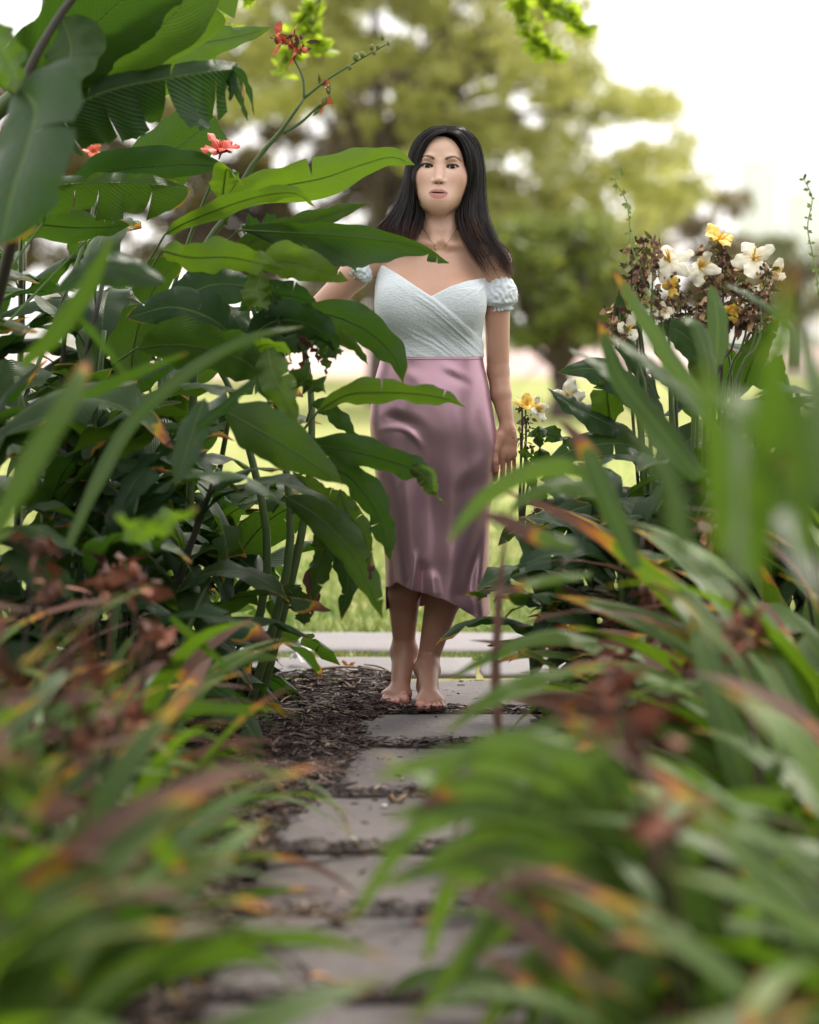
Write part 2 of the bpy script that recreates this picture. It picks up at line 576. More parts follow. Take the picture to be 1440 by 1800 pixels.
def skin_material():
    m, nt, bs = new_mat('skin')
    q = NT(nt)
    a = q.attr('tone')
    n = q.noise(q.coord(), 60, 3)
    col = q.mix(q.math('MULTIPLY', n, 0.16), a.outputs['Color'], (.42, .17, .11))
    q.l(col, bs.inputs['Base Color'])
    bs.inputs['Roughness'].default_value = 0.37
    bs.inputs['Subsurface Weight'].default_value = 0.10
    bs.inputs['Subsurface Radius'].default_value = (.012, .005, .003)
    bs.inputs['Subsurface Scale'].default_value = 1.0
    bs.inputs['Specular IOR Level'].default_value = 0.55
    nn = q.noise(q.coord(), 420, 2)
    q.l(q.bump(nn, 0.10, 0.002), bs.inputs['Normal'])
    return m

def simple_mat(name, col, rough=0.5, **kw):
    m, nt, bs = new_mat(name)
    bs.inputs['Base Color'].default_value = (*col, 1)
    bs.inputs['Roughness'].default_value = rough
    for k, v in kw.items(): bs.inputs[k].default_value = v
    return m

def sstep(a, b, x):
    t = np.clip((x - a) / (b - a), 0, 1)
    return t * t * (3 - 2 * t)

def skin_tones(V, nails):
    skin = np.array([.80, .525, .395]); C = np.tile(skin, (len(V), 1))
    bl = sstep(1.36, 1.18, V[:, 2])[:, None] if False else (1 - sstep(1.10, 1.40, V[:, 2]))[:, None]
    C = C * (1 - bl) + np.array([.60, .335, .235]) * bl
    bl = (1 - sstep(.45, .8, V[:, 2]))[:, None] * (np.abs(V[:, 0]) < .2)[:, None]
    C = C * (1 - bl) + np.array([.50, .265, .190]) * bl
    L = to_head(V); x, y, z = L.T
    front = (y < -.03) & (z > -.14) & (V[:, 2] > 1.36)
    def put(w, col):
        w = np.where(front, w, 0)[:, None]
        C[:] = C * (1 - w) + np.array(col) * w
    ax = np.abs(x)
    # cheek, nose and forehead tones
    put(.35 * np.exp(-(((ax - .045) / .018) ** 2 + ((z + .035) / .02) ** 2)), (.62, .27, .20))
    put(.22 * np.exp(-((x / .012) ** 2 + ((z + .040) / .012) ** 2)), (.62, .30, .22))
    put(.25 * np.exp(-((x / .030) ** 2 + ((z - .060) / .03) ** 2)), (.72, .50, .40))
    # shading painted into the skin colour as contour: dark sides, bright nose and under-eyes
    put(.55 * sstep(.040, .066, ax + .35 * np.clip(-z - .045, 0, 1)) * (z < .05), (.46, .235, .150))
    put(.30 * np.exp(-(((ax) / .007) ** 2)) * (z < .005) * (z > -.036), (.86, .62, .50))  # painted highlight down the nose
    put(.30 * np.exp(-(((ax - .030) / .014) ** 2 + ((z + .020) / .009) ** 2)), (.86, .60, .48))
    put(.30 * np.exp(-(((ax - .013) / .004) ** 2)) * (z < -.002) * (z > -.035), (.50, .25, .17))  # painted shade beside the nose
    put(.35 * np.exp(-((x / .018) ** 2 + ((z + .096) / .004) ** 2)), (.48, .24, .17))  # painted shade below the lower lip
    # eye shadow
    t = (ax - .0345) / .0163
    h = np.sqrt(np.clip(1.35 - t * t, 0, None))
    put(.45 * np.exp(-(((ax - .0365) / .019) ** 2 + ((z - .007) / .0065) ** 2)), (.36, .17, .13))
    # lash line along the upper lid and a thin one below
    tt = np.clip(t, -1, 1.2)
    up = .0012 * tt + .0062 * np.sqrt(np.clip(1 - tt * tt, 0, None)) + np.where(t > 1, (t - 1) * .004, 0)
    lo = .0012 * tt - .0043 * np.clip(1 - tt * tt, 0, None)
    band = (1 - sstep(.0010, .0024, np.abs(z - up - .0010))) * (t > -1.02) * (t < 1.18)
    put(band, (.012, .009, .009))
    band = (1 - sstep(.0002, .0010, np.abs(z - lo + .0002))) * (t > -.6) * (t < 1.1)
    put(.7 * band, (.04, .02, .016))
    # lid crease
    put(.40 * (1 - sstep(.0003, .0012, np.abs(z - up - .0045))) * (np.abs(t) < 1.0), (.22, .09, .06))
    # brows
    bt = (ax - .0140) / .0430                                  # 0 inner .. 1 outer
    bc = .0205 + .0085 * np.sin(np.clip(bt, 0, 1) * math.pi * .72) - .0105 * np.clip(bt - .55, 0, 1) ** 1.3 * 2
    bh = .0052 * (1 - .62 * np.clip(bt, 0, 1)) * sstep(-.05, .12, bt)
    w = (1 - sstep(.55, 1.25, np.abs(z - bc) / (bh + 1e-5))) * (bt > -.03) * (bt < 1.02)
    put(.92 * w, (.040, .022, .018))
    hl = (((x / .069) ** 2 + ((z + .02) / .107) ** 2) > 1.0) & (z > .006) | ((y > -.015) & (z > -.05))
    C[hl & (V[:, 2] > 1.36)] = (.014, .010, .010)
    # lips
    lz = z + .0738
    half = np.clip(1 - (x / .0265) ** 2, 0, None)
    up_h = .0126 * half ** .8 * (1 - .16 * np.exp(-(x / .004) ** 2)) ; lo_h = .0190 * half ** .60
    w = np.where(lz > 0, 1 - sstep(.80, 1.0, lz / (up_h + 1e-6)), 1 - sstep(.84, 1.0, -lz / (lo_h + 1e-6))) * (half > 0)
    put(w * (y < -.06), np.array((.58, .235, .205)))
    up_l = w * (lz > 0)
    put(.55 * up_l, (.36, .13, .12))
    put(.92 * (1 - sstep(.0007, .0017, np.abs(lz))) * (ax < .0235), (.06, .016, .018))
    put(.9 * (1 - sstep(.0, .0032, np.sqrt(((ax - .0060) / 1.25) ** 2 + ((z + .0472)) ** 2) - .0006)) * (y < -.084), (.05, .018, .014))
    # knees, knuckles, toes warmer
    w = np.exp(-((V[:, 2] / .035) ** 2)) * .35
    C[:] = C * (1 - w[:, None]) + np.array((.62, .27, .21)) * w[:, None]
    w = ((V[:, 0] > .15) & (V[:, 2] < .80) & (V[:, 2] > .6)) * .25
    C[:] = C * (1 - w[:, None]) + np.array((.58, .26, .19)) * w[:, None]
    for (nx_, ny_, nz_, r) in nails:
        d = np.sqrt(((V[:, 0] - nx_) / r) ** 2 + ((V[:, 1] - ny_) / (r * 1.4)) ** 2 + ((V[:, 2] - nz_) / (r * 1.2)) ** 2)
        w = (1 - sstep(.8, 1.1, d))[:, None]
        C[:] = C * (1 - w) + np.array((.80, .36, .34)) * w
    # thumb nail, polished
    d = np.linalg.norm((V - np.array([px(871), -.057, pz(826)])) / np.array([.006, .006, .008]), axis=1)
    w = (1 - sstep(.8, 1.1, d))[:, None]; C[:] = C * (1 - w) + np.array((.75, .20, .14)) * w
    return C

def build_person():
    root = empty('person', (P_X, P_Y, 0.0))
    root.scale = (1.015, 1.015, 1.005)
    tag(root, 'barefoot woman in pale blue wrap top and mauve satin skirt on the path', 'person')
    f, nails = build_body_field()
    V, Q = f.polygonise()
    N = f.grad(V, .0016)
    me = np_mesh('body', V, Q, skin_material(), N)
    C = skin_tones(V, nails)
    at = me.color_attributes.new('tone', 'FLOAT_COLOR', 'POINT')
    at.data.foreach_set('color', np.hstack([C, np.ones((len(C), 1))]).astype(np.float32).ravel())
    link('body', me, root)

    # ---- eyes
    eye_m, nt, bs = new_mat('eye')
    q = NT(nt)
    g = q.n('ShaderNodeSeparateXYZ'); q.l(q.coord('Object'), g.inputs[0])
    dx = q.math('MULTIPLY', g.outputs[0], g.outputs[0]); dz = q.math('MULTIPLY', g.outputs[2], g.outputs[2])
    rr = q.math('SQRT', q.math('ADD', dx, dz))
    c = q.ramp(q.math('DIVIDE', rr, .0124), [(0.0, (.004, .003, .003)), (.20, (.004, .003, .003)), (.24, (.010, .005, .004)), (.50, (.006, .004, .003)), (.56, (.62, .58, .55)), (1.0, (.70, .62, .58))])
    q.l(c, bs.inputs['Base Color']); bs.inputs['Roughness'].default_value = 0.10
    bs.inputs['Specular IOR Level'].default_value = 0.30
    for s in (-1, 1):
        bm = bmesh.new(); bmesh.ops.create_uvsphere(bm, u_segments=28, v_segments=18, radius=.0124)
        me = bpy.data.meshes.new('eye'); bm.to_mesh(me); bm.free(); smooth(me); me.materials.append(eye_m)
        o = link('eye', me, root, H((s * .0345, -.0660, .0)))
        o.rotation_euler = (R(1.0), 0, R(-1 if s < 0 else 0))
    # ---- lashes
    lash = MB()
    for s in (-1, 1):
        for i in range(30):
            t = -0.85 + 1.75 * i / 29
            if t > 1.0: base = .0012 * t
            else: base = .0012 * t + .0062 * math.sqrt(max(0, 1 - t * t))
            lx = s * (.0345 + .0163 * t)
            yy = -.0660 - math.sqrt(max(1e-6, .0155 ** 2 - (.0150 * t) ** 2 * .55 - .004 ** 2))
            a = Vector(H((lx, yy + .0004, base)))
            b = Vector(H((lx + s * .0022 * t, yy - .0045, base + .0010)))
            c = Vector(H((lx + s * .0038 * t, yy - .0068, base + .0038)))
            lash.tube([a, b, c], [.00045, .00035, .0001], n=3)
    lash.build('eyelashes', simple_mat('lash', (.01, .008, .008), .5), root)
    # ---- teeth behind the parted lips
    tm = MB(); tm.add(*_ellipsoid(H((0, -.0805, -.0722)), (.013, .006, .0035), 12, 8))
    tm.build('teeth', simple_mat('teeth', (.75, .68, .60), .25), root)
    build_hair(f, root)
    build_blouse(f, root)
    build_skirt(root)
    build_necklace(f, root)
    return root

def _ellipsoid(c, r, nu=12, nv=8):
    vs, fs = [], []
    for j in range(nv + 1):
        ph = math.pi * j / nv
        for i in range(nu):
            th = 2 * math.pi * i / nu
            vs.append((c[0] + r[0] * math.sin(ph) * math.cos(th), c[1] + r[1] * math.sin(ph) * math.sin(th), c[2] + r[2] * math.cos(ph)))
    for j in range(nv):
        for i in range(nu):
            fs.append((j * nu + i, j * nu + (i + 1) % nu, (j + 1) * nu + (i + 1) % nu, (j + 1) * nu + i))
    return vs, fs

# ---------------------------------------------------------------- hair
def build_hair(f, root):
    m, nt, bs = new_mat('hair')
    q = NT(nt)
    uv = q.coord('UV'); s = q.n('ShaderNodeSeparateXYZ'); q.l(uv, s.inputs[0])
    c = q.ramp(s.outputs[1], [(0.0, (.005, .0035, .0045)), (.74, (.007, .0045, .005)), (.90, (.034, .014, .010)), (1.0, (.17, .068, .038))])
    c = q.mix(q.math('MULTIPLY', q.math('POWER', s.outputs[0], 4.0), .5), c, (.036, .019, .015))
    q.l(c, bs.inputs['Base Color'])
    bs.inputs['Roughness'].default_value = 0.34
    bs.inputs['Specular IOR Level'].default_value = 0.30
    bs.inputs['Anisotropic'].default_value = 0.0
    def g3(*pts): return [(px(a), y, pz(b)) for a, b, y in pts]
    # guides: picture px, px, depth y.  [inner front, middle, outer, back]
    RIGHT = [
        g3((787, 235, -.072), (803, 243, -.078), (817, 268, -.070), (822, 305, -.060), (815, 338, -.054), (806, 365, -.050), (808, 400, -.060), (824, 440, -.080), (842, 470, -.085), (856, 492, -.075)),
        g3((786, 230, -.050), (806, 237, -.060), (826, 262, -.050), (834, 300, -.046), (831, 340, -.046), (829, 375, -.060), (836, 402, -.072), (850, 430, -.080), (870, 458, -.072), (886, 484, -.050)),
        g3((786, 222.5, .0), (812, 225, .0), (838, 250, .0), (848, 292, .0), (850, 335, -.005), (852, 372, -.02), (860, 400, -.04), (872, 427, -.045), (889, 454, -.035), (901, 482, -.010)),
        g3((785, 228, .08), (808, 235, .095), (832, 262, .100), (842, 300, .100), (846, 345, .095), (852, 385, .090), (858, 420, .085), (862, 455, .080), (866, 490, .075), (868, 520, .07)),
    ]
    LEFT = [
        g3((783, 235, -.072), (765, 240, -.080), (748, 258, -.076), (738, 288, -.066), (735, 315, -.058), (738, 345, -.052), (742, 375, -.050), (738, 400, -.062), (730, 418, -.075), (724, 436, -.080)),
        g3((784, 230, -.050), (762, 236, -.062), (740, 258, -.052), (727, 290, -.046), (722, 325, -.046), (718, 355, -.052), (710, 380, -.062), (704, 398, -.072), (706, 414, -.078), (716, 430, -.082)),
        g3((784, 222.5, .0), (755, 226, .0), (730, 248, .0), (718, 282, .0), (712, 318, -.01), (702, 350, -.02), (688, 374, -.035), (673, 392, -.040), (662, 403, -.040), (650, 412, -.020)),
        g3((784, 228, .08), (762, 235, .095), (738, 258, .100), (727, 298, .100), (720, 340, .095), (710, 378, .090), (700, 412, .085), (694, 445, .08), (690, 475, .075), (686, 500, .07)),
    ]
    NS = 34
    rng = np.random.default_rng(11)
    verts, faces, uvs = [], [], []
    pts_all, meta = [], []
    for side, GD in ((1, RIGHT), (-1, LEFT)):
        C = np.array([catmull(g, NS) for g in GD])            # 4, NS+1, 3
        N = 2600
        for i in range(N):
            u = rng.random() ** .9 * 3.0
            k = min(int(u), 2); t = u - k; t = t * t * (3 - 2 * t) * .5 + t * .5
            P = C[k] * (1 - t) + C[k + 1] * t
            lay = rng.random(); tt0 = np.linspace(0, 1, NS + 1)[:, None]
            cen = P.copy(); cen[:, 0] = HC[0]; cen[:, 1] = .02
            v = P - cen; v[:, 2] = 0
            v /= (np.linalg.norm(v, axis=1, keepdims=True) + 1e-6)
            prof = sstep(0, .25, np.linspace(0, 1, NS + 1))[:, None]
            P = P - v * (lay * .011) * prof
            tt = np.linspace(0, 1, NS + 1)[:, None]
            cl = np.round(u * 5.5 + .5 * np.sin(lay * 9)) / 5.5; dcl = np.clip(cl, 0, 2.999); kk = int(dcl); t2 = dcl - kk
            PC = C[kk] * (1 - t2) + C[kk + 1] * t2
            pull = .80 * sstep(.52, 1.0, tt0)
            P = P * (1 - pull) + PC * pull
            jit = rng.normal(0, 1, 3) * np.array([.0020, .003, .0015])
            P = P + jit * (0.3 + 2.2 * tt ** 2) * 1.0
            w1 = rng.normal(0, 1, 3) * .0012
            P = P + w1 * np.sin(tt * math.pi * rng.uniform(1.5, 4) + rng.random() * 6)
            L = 1.0 - abs(rng.normal(0, .07))
            if side > 0:
                if u < .55: L = rng.uniform(.66, .84) if rng.random() > .16 else rng.uniform(.85, 1)
                elif u < 1.75: L = rng.uniform(.60, .75)
                elif u > 2.5: L = rng.uniform(.6, .8)
                else: L = 1 - abs(rng.normal(0, .12))
            if side < 0 and rng.random() > .3: L = rng.uniform(.80, .97)
            n = NS + 1
            idx = np.linspace(0, NS * L, n)
            P = np.stack([np.interp(idx, np.arange(n), P[:, a]) for a in range(3)], 1)
            pts_all.append(P); meta.append((lay, rng.random()))
    for side, GD, amp in ((1, RIGHT, 1.0), (-1, LEFT, .8)):    # loose flyaways
        C = np.array([catmull(g, NS) for g in GD])
        for i in range(240):
            u = rng.uniform(0, 2.4); k = min(int(u), 2); t = u - k
            P = C[k] * (1 - t) + C[k + 1] * t
            tt = np.linspace(0, 1, NS + 1)[:, None]
            P = P + rng.normal(0, 1, 3) * np.array([.010, .008, .006]) * tt ** 1.5 * amp + np.array([side * .004, 0, .002])
            pts_all.append(P); meta.append((0, rng.random()))
    A = np.array(pts_all)                                      # S, n, 3
    flat = A.reshape(-1, 3)
    for _ in range(3):                                         # keep outside the skin
        d = f.sample(flat); g = f.grad(flat, .003)
        push = np.clip(.0035 - d, 0, .03)[:, None]
        flat = flat + g * push
    A = flat.reshape(A.shape)
    S, n, _ = A.shape
    T = np.gradient(A, axis=1); T /= (np.linalg.norm(T, axis=2, keepdims=True) + 1e-9)
    out = A - np.array([HC[0], .02, 0]); out[:, :, 2] = 0
    out /= (np.linalg.norm(out, axis=2, keepdims=True) + 1e-9)
    side = np.cross(T, out); side /= (np.linalg.norm(side, axis=2, keepdims=True) + 1e-9)
    rot = RNG.uniform(-.9, .9, (S, 1, 1))
    up = np.cross(side, T)
    side = side * np.cos(rot) + up * np.sin(rot)
    w = np.full((S, n, 1), .00095)
    w[-480:] = .00034
    taper = np.clip((1 - np.linspace(0, 1, n)) * 5, .15, 1)[None, :, None]
    ridge = np.cross(side, T) * w * .8
    a = A - side * w * taper; b = A + ridge * taper; c = A + side * w * taper
    V = np.stack([a, b, c], 2).reshape(-1, 3)                  # S*n*3
    base = (np.arange(S)[:, None] * n + np.arange(n - 1)[None, :]) * 3
    q1 = np.stack([base, base + 1, base + 4, base + 3], -1).reshape(-1, 4)
    q2 = np.stack([base + 1, base + 2, base + 5, base + 4], -1).reshape(-1, 4)
    me = np_mesh('hair', V, np.concatenate([q1, q2]), m)
    uvl = me.uv_layers.new(name='UVMap')
    li = np.empty(len(me.loops), dtype=np.int32); me.loops.foreach_get('vertex_index', li)
    rnd = np.repeat(np.array([b for a, b in meta]), n * 3)
    tv = np.tile(np.repeat(np.linspace(0, 1, n), 3), S)
    uvl.data.foreach_set('uv', np.stack([rnd[li], tv[li]], 1).astype(np.float32).ravel())
    link('hair', me, root)

# ---------------------------------------------------------------- blouse
def fabric_mat():
    m, nt, bs = new_mat('crinkled_cotton')
    q = NT(nt)
    co = q.coord('Object')
    mp = q.n('ShaderNodeMapping'); q.l(co, mp.inputs[0]); mp.inputs['Rotation'].default_value = (0, R(-32), 0); mp.inputs['Scale'].default_value = (1.0, 1.0, 2.4)
    n1 = q.noise(mp.outputs[0], 95, 3, .6)
    n2 = q.noise(co, 260, 2, .6)
    n3 = q.noise(co, 55, 2, .5)
    h = q.math('ADD', q.math('MULTIPLY', n1, 1.0), q.math('ADD', q.math('MULTIPLY', n2, .22), q.math('MULTIPLY', n3, .5)))
    q.l(q.bump(h, .6, .0040), bs.inputs['Normal'])
    c = q.mix(n3, (.74, .81, .86), (.80, .86, .90))
    q.l(c, bs.inputs['Base Color'])
    bs.inputs['Roughness'].default_value = .85
    bs.inputs['Sheen Weight'].default_value = .2
    return m

def build_blouse(f, root):
    X = axis(-.245, (.245, .0026)); Y = axis(-.16, (.125, .0034)); Z = axis(.950, (1.292, .0026))
    b = Field(X, Y, Z)
    b.loft([(0.93, -.010, .142, .0, .098), (0.965, -.010, .140, .0, .097), (1.03, -.013, .143, .0, .098), (1.10, -.013, .149, .0, .102), (1.17, -.010, .152, .004, .100),
            (1.22, -.004, .152, .010, .090), (1.32, .0, .150, .014, .075)], k=.03)
    for s in (-1, 1):
        b.ell((s * .066 - .008, -.080, 1.125), (.072, .052, .066), k=.07)
    xg, yg, zg = b.X[:, None, None], b.Y[None, :, None], b.Z[None, None, :]
    # wrap: the picture-left panel lies on top, its edge runs down to the right
    ex = np.interp(b.X, [px(640), px(672), px(700), px(730), px(760), px(800), px(848), px(900)], [pz(452), pz(464), pz(482), pz(503), pz(522), pz(556), pz(598), pz(640)])[:, None, None]
    over = 1 / (1 + np.exp(np.clip((zg - ex) / .0016, -30, 30)))
    # pulled creases fanning from the picture-left bust to the right waist
    th = zg - ex
    wr = np.zeros(b.F.shape, dtype=np.float32)
    rng = np.random.default_rng(5)
    for i in range(15):
        off = -.012 - i * .0125 + rng.normal(0, .002)
        slope = rng.normal(0, .05) + .18 * (i / 14) * 1.0
        d = th - off - slope * (xg - .08)
        ph = np.exp(-((xg - rng.uniform(-.02, .11)) / rng.uniform(.05, .11)) ** 2)
        wr += np.exp(-(d / .0036) ** 2) * ph * rng.uniform(.0010, .0028)
    for i in range(9):                                   # on the under panel, running up to the sleeve
        x0, z0 = px(846), pz(505)
        ang = R(188 + i * 9 + rng.normal(0, 2))
        dd = (xg - x0) * math.sin(ang) - (zg - z0) * math.cos(ang)
        al = (xg - x0) * math.cos(ang) + (zg - z0) * math.sin(ang)
        wr += np.exp(-(dd / (.0028 + .0)) ** 2) * np.exp(-((al - .035) / .035) ** 2) * .0016 * (th > 0)
    b.F -= (over * .0034 + wr * (yg < .03)).astype(np.float32)
    # neckline and hem cuts
    nk = np.interp(b.X, [px(600), px(640), px(672), px(700), px(730), px(757), px(790), px(820), px(850), px(915)],
                   [pz(470), pz(462), pz(464), pz(481), pz(502), pz(520), pz(503), pz(493), pz(487), pz(484)])[:, None, None]
    hem = pz(635) + .006 * np.sin(b.X * 22)[:, None, None]
    hem = hem + .010 * np.clip((b.X - .02) / .1, -1, 1)[:, None, None] * 0 + .008 * ((b.X + .02) / .13)[:, None, None] ** 2
    body = np.maximum(b.F, np.maximum(zg - nk, hem - zg))
    # sleeves
    def sleeve(cx, cz, rx, ry, rz, tilt, ph):
        X0, Y0, Z0 = xg - cx, yg - .012, zg - cz
        c, s = math.cos(tilt), math.sin(tilt)
        A, B = X0 * c + Z0 * s, -X0 * s + Z0 * c
        an = np.arctan2(Y0, A)
        fr = np.clip(-(B) / rz, -.2, 1.2)
        wv = 1.6 * np.sin(B * 75 + an * 2 + ph) + 1.1 * np.sin(an * 3.3 + ph * 2) + .8 * np.sin(B * 160 - an * 5)
        puck = .0019 * np.sin(an * 9 + wv * 1.4) * (.3 + np.clip(fr + .2, 0, 1)) + .0013 * np.sin(an * 17 - wv * 1.2 + B * 110) + .0012 * np.sin(B * 230 + wv * 2)
        puck = puck + .009 * np.exp(-((fr - .62) / .10) ** 2) + .0035 * np.sin(an * 15 + wv) * np.clip((fr - .62) * 4, 0, 1)
        q = np.sqrt((A / rx) ** 2 + (Y0 / ry) ** 2 + (B / rz) ** 2)
        d = (q - 1) * min(rx, rz) + puck
        return np.maximum(d, np.maximum(B - rz * .90, -(B + rz * .86)))
    s1 = sleeve(px(878), pz(516), .050, .058, .056, R(4), 0.3)
    s2 = sleeve(px(634), pz(474), .040, .054, .034, R(-50), 1.2)
    def smin(a, c, k):
        h = np.maximum(k - np.abs(a - c), 0) / k
        return np.minimum(a, c) - h * h * k * .25
    # the strap of cloth that joins bodice and sleeve
    br = np.maximum(np.abs(zg - pz(498)) - .018 - .02 * np.clip((xg - .10) / .06, -1, 1), np.abs(yg - .0) - .09)
    br = np.maximum(br, np.maximum(xg - px(872), px(825) - xg)) + .004 * np.sin(zg * 420 + xg * 120)
    F = smin(body, s1.astype(np.float32), .010)
    F = smin(F, s2.astype(np.float32), .010)
    b.F = F.astype(np.float32)
    V, Q = b.polygonise()
    # thin: keep it a cloth a few mm off the skin, the inside is never seen
    me = np_mesh('blouse', V, Q, fabric_mat())
    link('blouse', me, root)

# ---------------------------------------------------------------- skirt
def satin_mat():
    m, nt, bs = new_mat('mauve_satin')
    q = NT(nt)
    co = q.coord('Object')
    n = q.noise(co, 5, 2)
    c = q.mix(n, (.475, .285, .350), (.50, .305, .370))
    q.l(c, bs.inputs['Base Color'])
    bs.inputs['Roughness'].default_value = .34
    bs.inputs['Specular IOR Level'].default_value = .75
    bs.inputs['Specular Tint'].default_value = (1.0, .80, .86, 1)
    bs.inputs['Metallic'].default_value = .58
    bs.inputs['Sheen Weight'].default_value = .25
    bs.inputs['Sheen Tint'].default_value = (.95, .75, .85, 1)
    bs.inputs['Sheen Roughness'].default_value = .4
    n2 = q.noise(co, 900, 2)
    q.l(q.bump(n2, .05, .001), bs.inputs['Normal'])
    return m

def build_skirt(root):
    NA, NZ = 300, 300
    ys = [628, 640, 660, 680, 700, 722, 745, 762, 780, 815, 850, 900, 960, 1000, 1030, 1085]
    le = [672, 668, 661, 657.5, 654.5, 652, 651, 651.5, 655, 659, 663, 670, 676, 678, 678.5, 679]
    ri = [847, 849, 855, 859, 862, 866.5, 871, 874, 876, 872.5, 867.5, 861.5, 859.5, 859, 859, 863]
    dp = [.100, .103, .110, .116, .121, .125, .128, .129, .128, .126, .122, .118, .118, .120, .124, .130]
    th = np.linspace(0, 2 * math.pi, NA, endpoint=False)      # 0 = picture right, 3pi/2 = front
    # hem height by angle (picture px on the front half)
    hx = [678, 690, 703, 720, 740, 760, 780, 800, 815, 835, 850, 862]
    hy = [1035, 1031, 1021, 1027, 1034, 1040, 1050, 1062, 1073, 1084, 1085, 1080]
    V = np.zeros((NZ + 1, NA, 3))
    T = np.linspace(0, 1, NZ + 1)
    zc = pz(625)
    # crease lines in picture px: (points, width px, amplitude m)
    rid = [
        ([(652, 757), (690, 748), (715, 752), (738, 775), (748, 800)], 5, .008),
        ([(652, 742), (700, 733), (735, 745), (760, 770)], 12, -.009),
        ([(664, 700), (700, 715), (740, 745), (790, 770)], 16, .009),
        ([(668, 722), (700, 736), (725, 760)], 11, -.008),
        ([(655, 775), (668, 790), (690, 800)], 10, -.010),
        ([(655, 790), (670, 808), (700, 840), (712, 900), (715, 980), (722, 1030)], 22, .016),
        ([(700, 800), (740, 830), (752, 900), (752, 980)], 26, -.012),
        ([(664, 860), (672, 930), (688, 1000), (692, 1030)], 13, -.014),
        ([(676, 900), (682, 960), (684, 1030)], 7, .008),
        ([(733, 955), (729, 1000), (722, 1034)], 5.5, .013),
        ([(744, 975), (742, 1000), (741, 1036)], 8, -.012),
        ([(755, 990), (762, 1036)], 9, .008),
        ([(866, 860), (850, 930), (832, 985), (812, 1040)], 12, -.012),
        ([(872, 820), (862, 900), (850, 960), (842, 1040), (846, 1085)], 10, .014),
        ([(795, 920), (800, 980), (790, 1050)], 26, .011),
        ([(820, 940), (822, 1000), (826, 1075)], 14, -.009),
        ([(765, 640), (790, 645), (830, 668)], 7, .0040),
        ([(770, 650), (800, 664), (836, 680)], 7, -.0035),
        ([(700, 640), (715, 655), (760, 668)], 10, .0040),
        ([(760, 700), (800, 740), (860, 770)], 30, .006),
        ([(870, 790), (830, 820), (790, 860)], 15, .006),
        ([(868, 815), (835, 845), (800, 880)], 13, -.006),
        ([(690, 650), (680, 700), (665, 730)], 14, -.006),
        ([(730, 640), (750, 700), (800, 800)], 40, .006),
    ]
    for j, t in enumerate(T):
        for i, a in enumerate(th):
            pass
    A = th[None, :]; Tt = T[:, None]
    ca, sa = np.cos(A), np.sin(A)
    # bottom per angle
    xb = px(np.interp(1085, ys, le)) + (px(np.interp(1085, ys, ri)) - px(np.interp(1085, ys, le))) * (ca + 1) / 2
    pxb = xb * 630 + 765
    zf = pz(np.interp(pxb, hx, hy))
    zb = np.full_like(zf, pz(1078))
    wfront = np.clip(-sa * 6 + .5, 0, 1)
    zbot = zf * wfront + zb * (1 - wfront)
    Z = zc + (zbot - zc) * Tt
    PY = 1240 - Z * 630
    gy = np.arange(560, 1160, 1.0); kr = np.exp(-(np.arange(-36, 37) / 13.0) ** 2 / 2); kr /= kr.sum()
    sm = lambda tab: np.convolve(np.pad(np.interp(gy, ys, tab), 36, mode='edge'), kr, 'valid')
    l = px(np.interp(PY, gy, sm(le))); r = px(np.interp(PY, gy, sm(ri))); d = np.interp(PY, gy, sm(dp))
    cx = (l + r) / 2; hw = (r - l) / 2
    e = .82
    X = cx + hw * np.sign(ca) * np.abs(ca) ** e
    Yv = .0 + d * np.sign(sa) * np.abs(sa) ** .9 * np.where(sa < 0, 1.0, .85)
    # body under the cloth: belly and thighs pushing forward
    PX = X * 630 + 765
    front = np.clip(-sa, 0, 1)
    Yv -= front * (.016 * np.exp(-((PX - 715) / 34) ** 2 - ((PY - 880) / 130) ** 2) + .020 * np.exp(-((PX - 805) / 40) ** 2 - ((PY - 860) / 150) ** 2) + .010 * np.exp(-((PX - 760) / 60) ** 2 - ((PY - 690) / 50) ** 2))
    D = np.zeros_like(X)
    for pts, w, amp in rid:
        c = catmull([(a, b) for a, b in pts], 24)
        best = np.full(X.shape, 1e9); tb = np.zeros(X.shape)
        for k in range(len(c) - 1):
            p, q = c[k], c[k + 1]; v = q - p; L2 = (v @ v) + 1e-9
            s = np.clip(((PX - p[0]) * v[0] + (PY - p[1]) * v[1]) / L2, 0, 1)
            dd = (PX - p[0] - v[0] * s) ** 2 + (PY - p[1] - v[1] * s) ** 2
            m = dd < best; best = np.where(m, dd, best); tb = np.where(m, (k + s) / (len(c) - 1), tb)
        endhem = pts[-1][1] > 1020
        fade = sstep(0, .55, tb) * (1 if endhem else sstep(0, .45, 1 - tb))
        w = w * 1.12
        D += amp * .92 * np.exp(-best / (w * w)) * fade
    Yv -= D * np.clip(front * 3, 0, 1) * 1.05
    # back hangs in flutes
    Yv += np.clip(sa, 0, 1) * Tt ** 2 * .012 * np.sin(A * 9)
    V[:, :, 0], V[:, :, 1], V[:, :, 2] = X, Yv, Z
    Vf = V.reshape(-1, 3)
    jj, ii = np.meshgrid(np.arange(NZ), np.arange(NA), indexing='ij')
    i2 = (ii + 1) % NA
    Qd = np.stack([jj * NA + ii, (jj + 1) * NA + ii, (jj + 1) * NA + i2, jj * NA + i2], -1).reshape(-1, 4)[:, ::-1]
    mat = satin_mat()
    me = np_mesh('skirt', Vf, Qd, mat)
    o = link('skirt', me, root)
    md = o.modifiers.new('thickness', 'SOLIDIFY'); md.thickness = .0016; md.offset = -1
    # stitched hem: a fine rolled cord round the bottom edge
    hm = MB()
    ring = [Vector(V[-1, i]) for i in range(0, NA, 2)]
    hm.tube(ring + [ring[0]], .0016, n=5, cap=False)
    stitch = V[-5]
    h = hm.build('hem', mat, o)
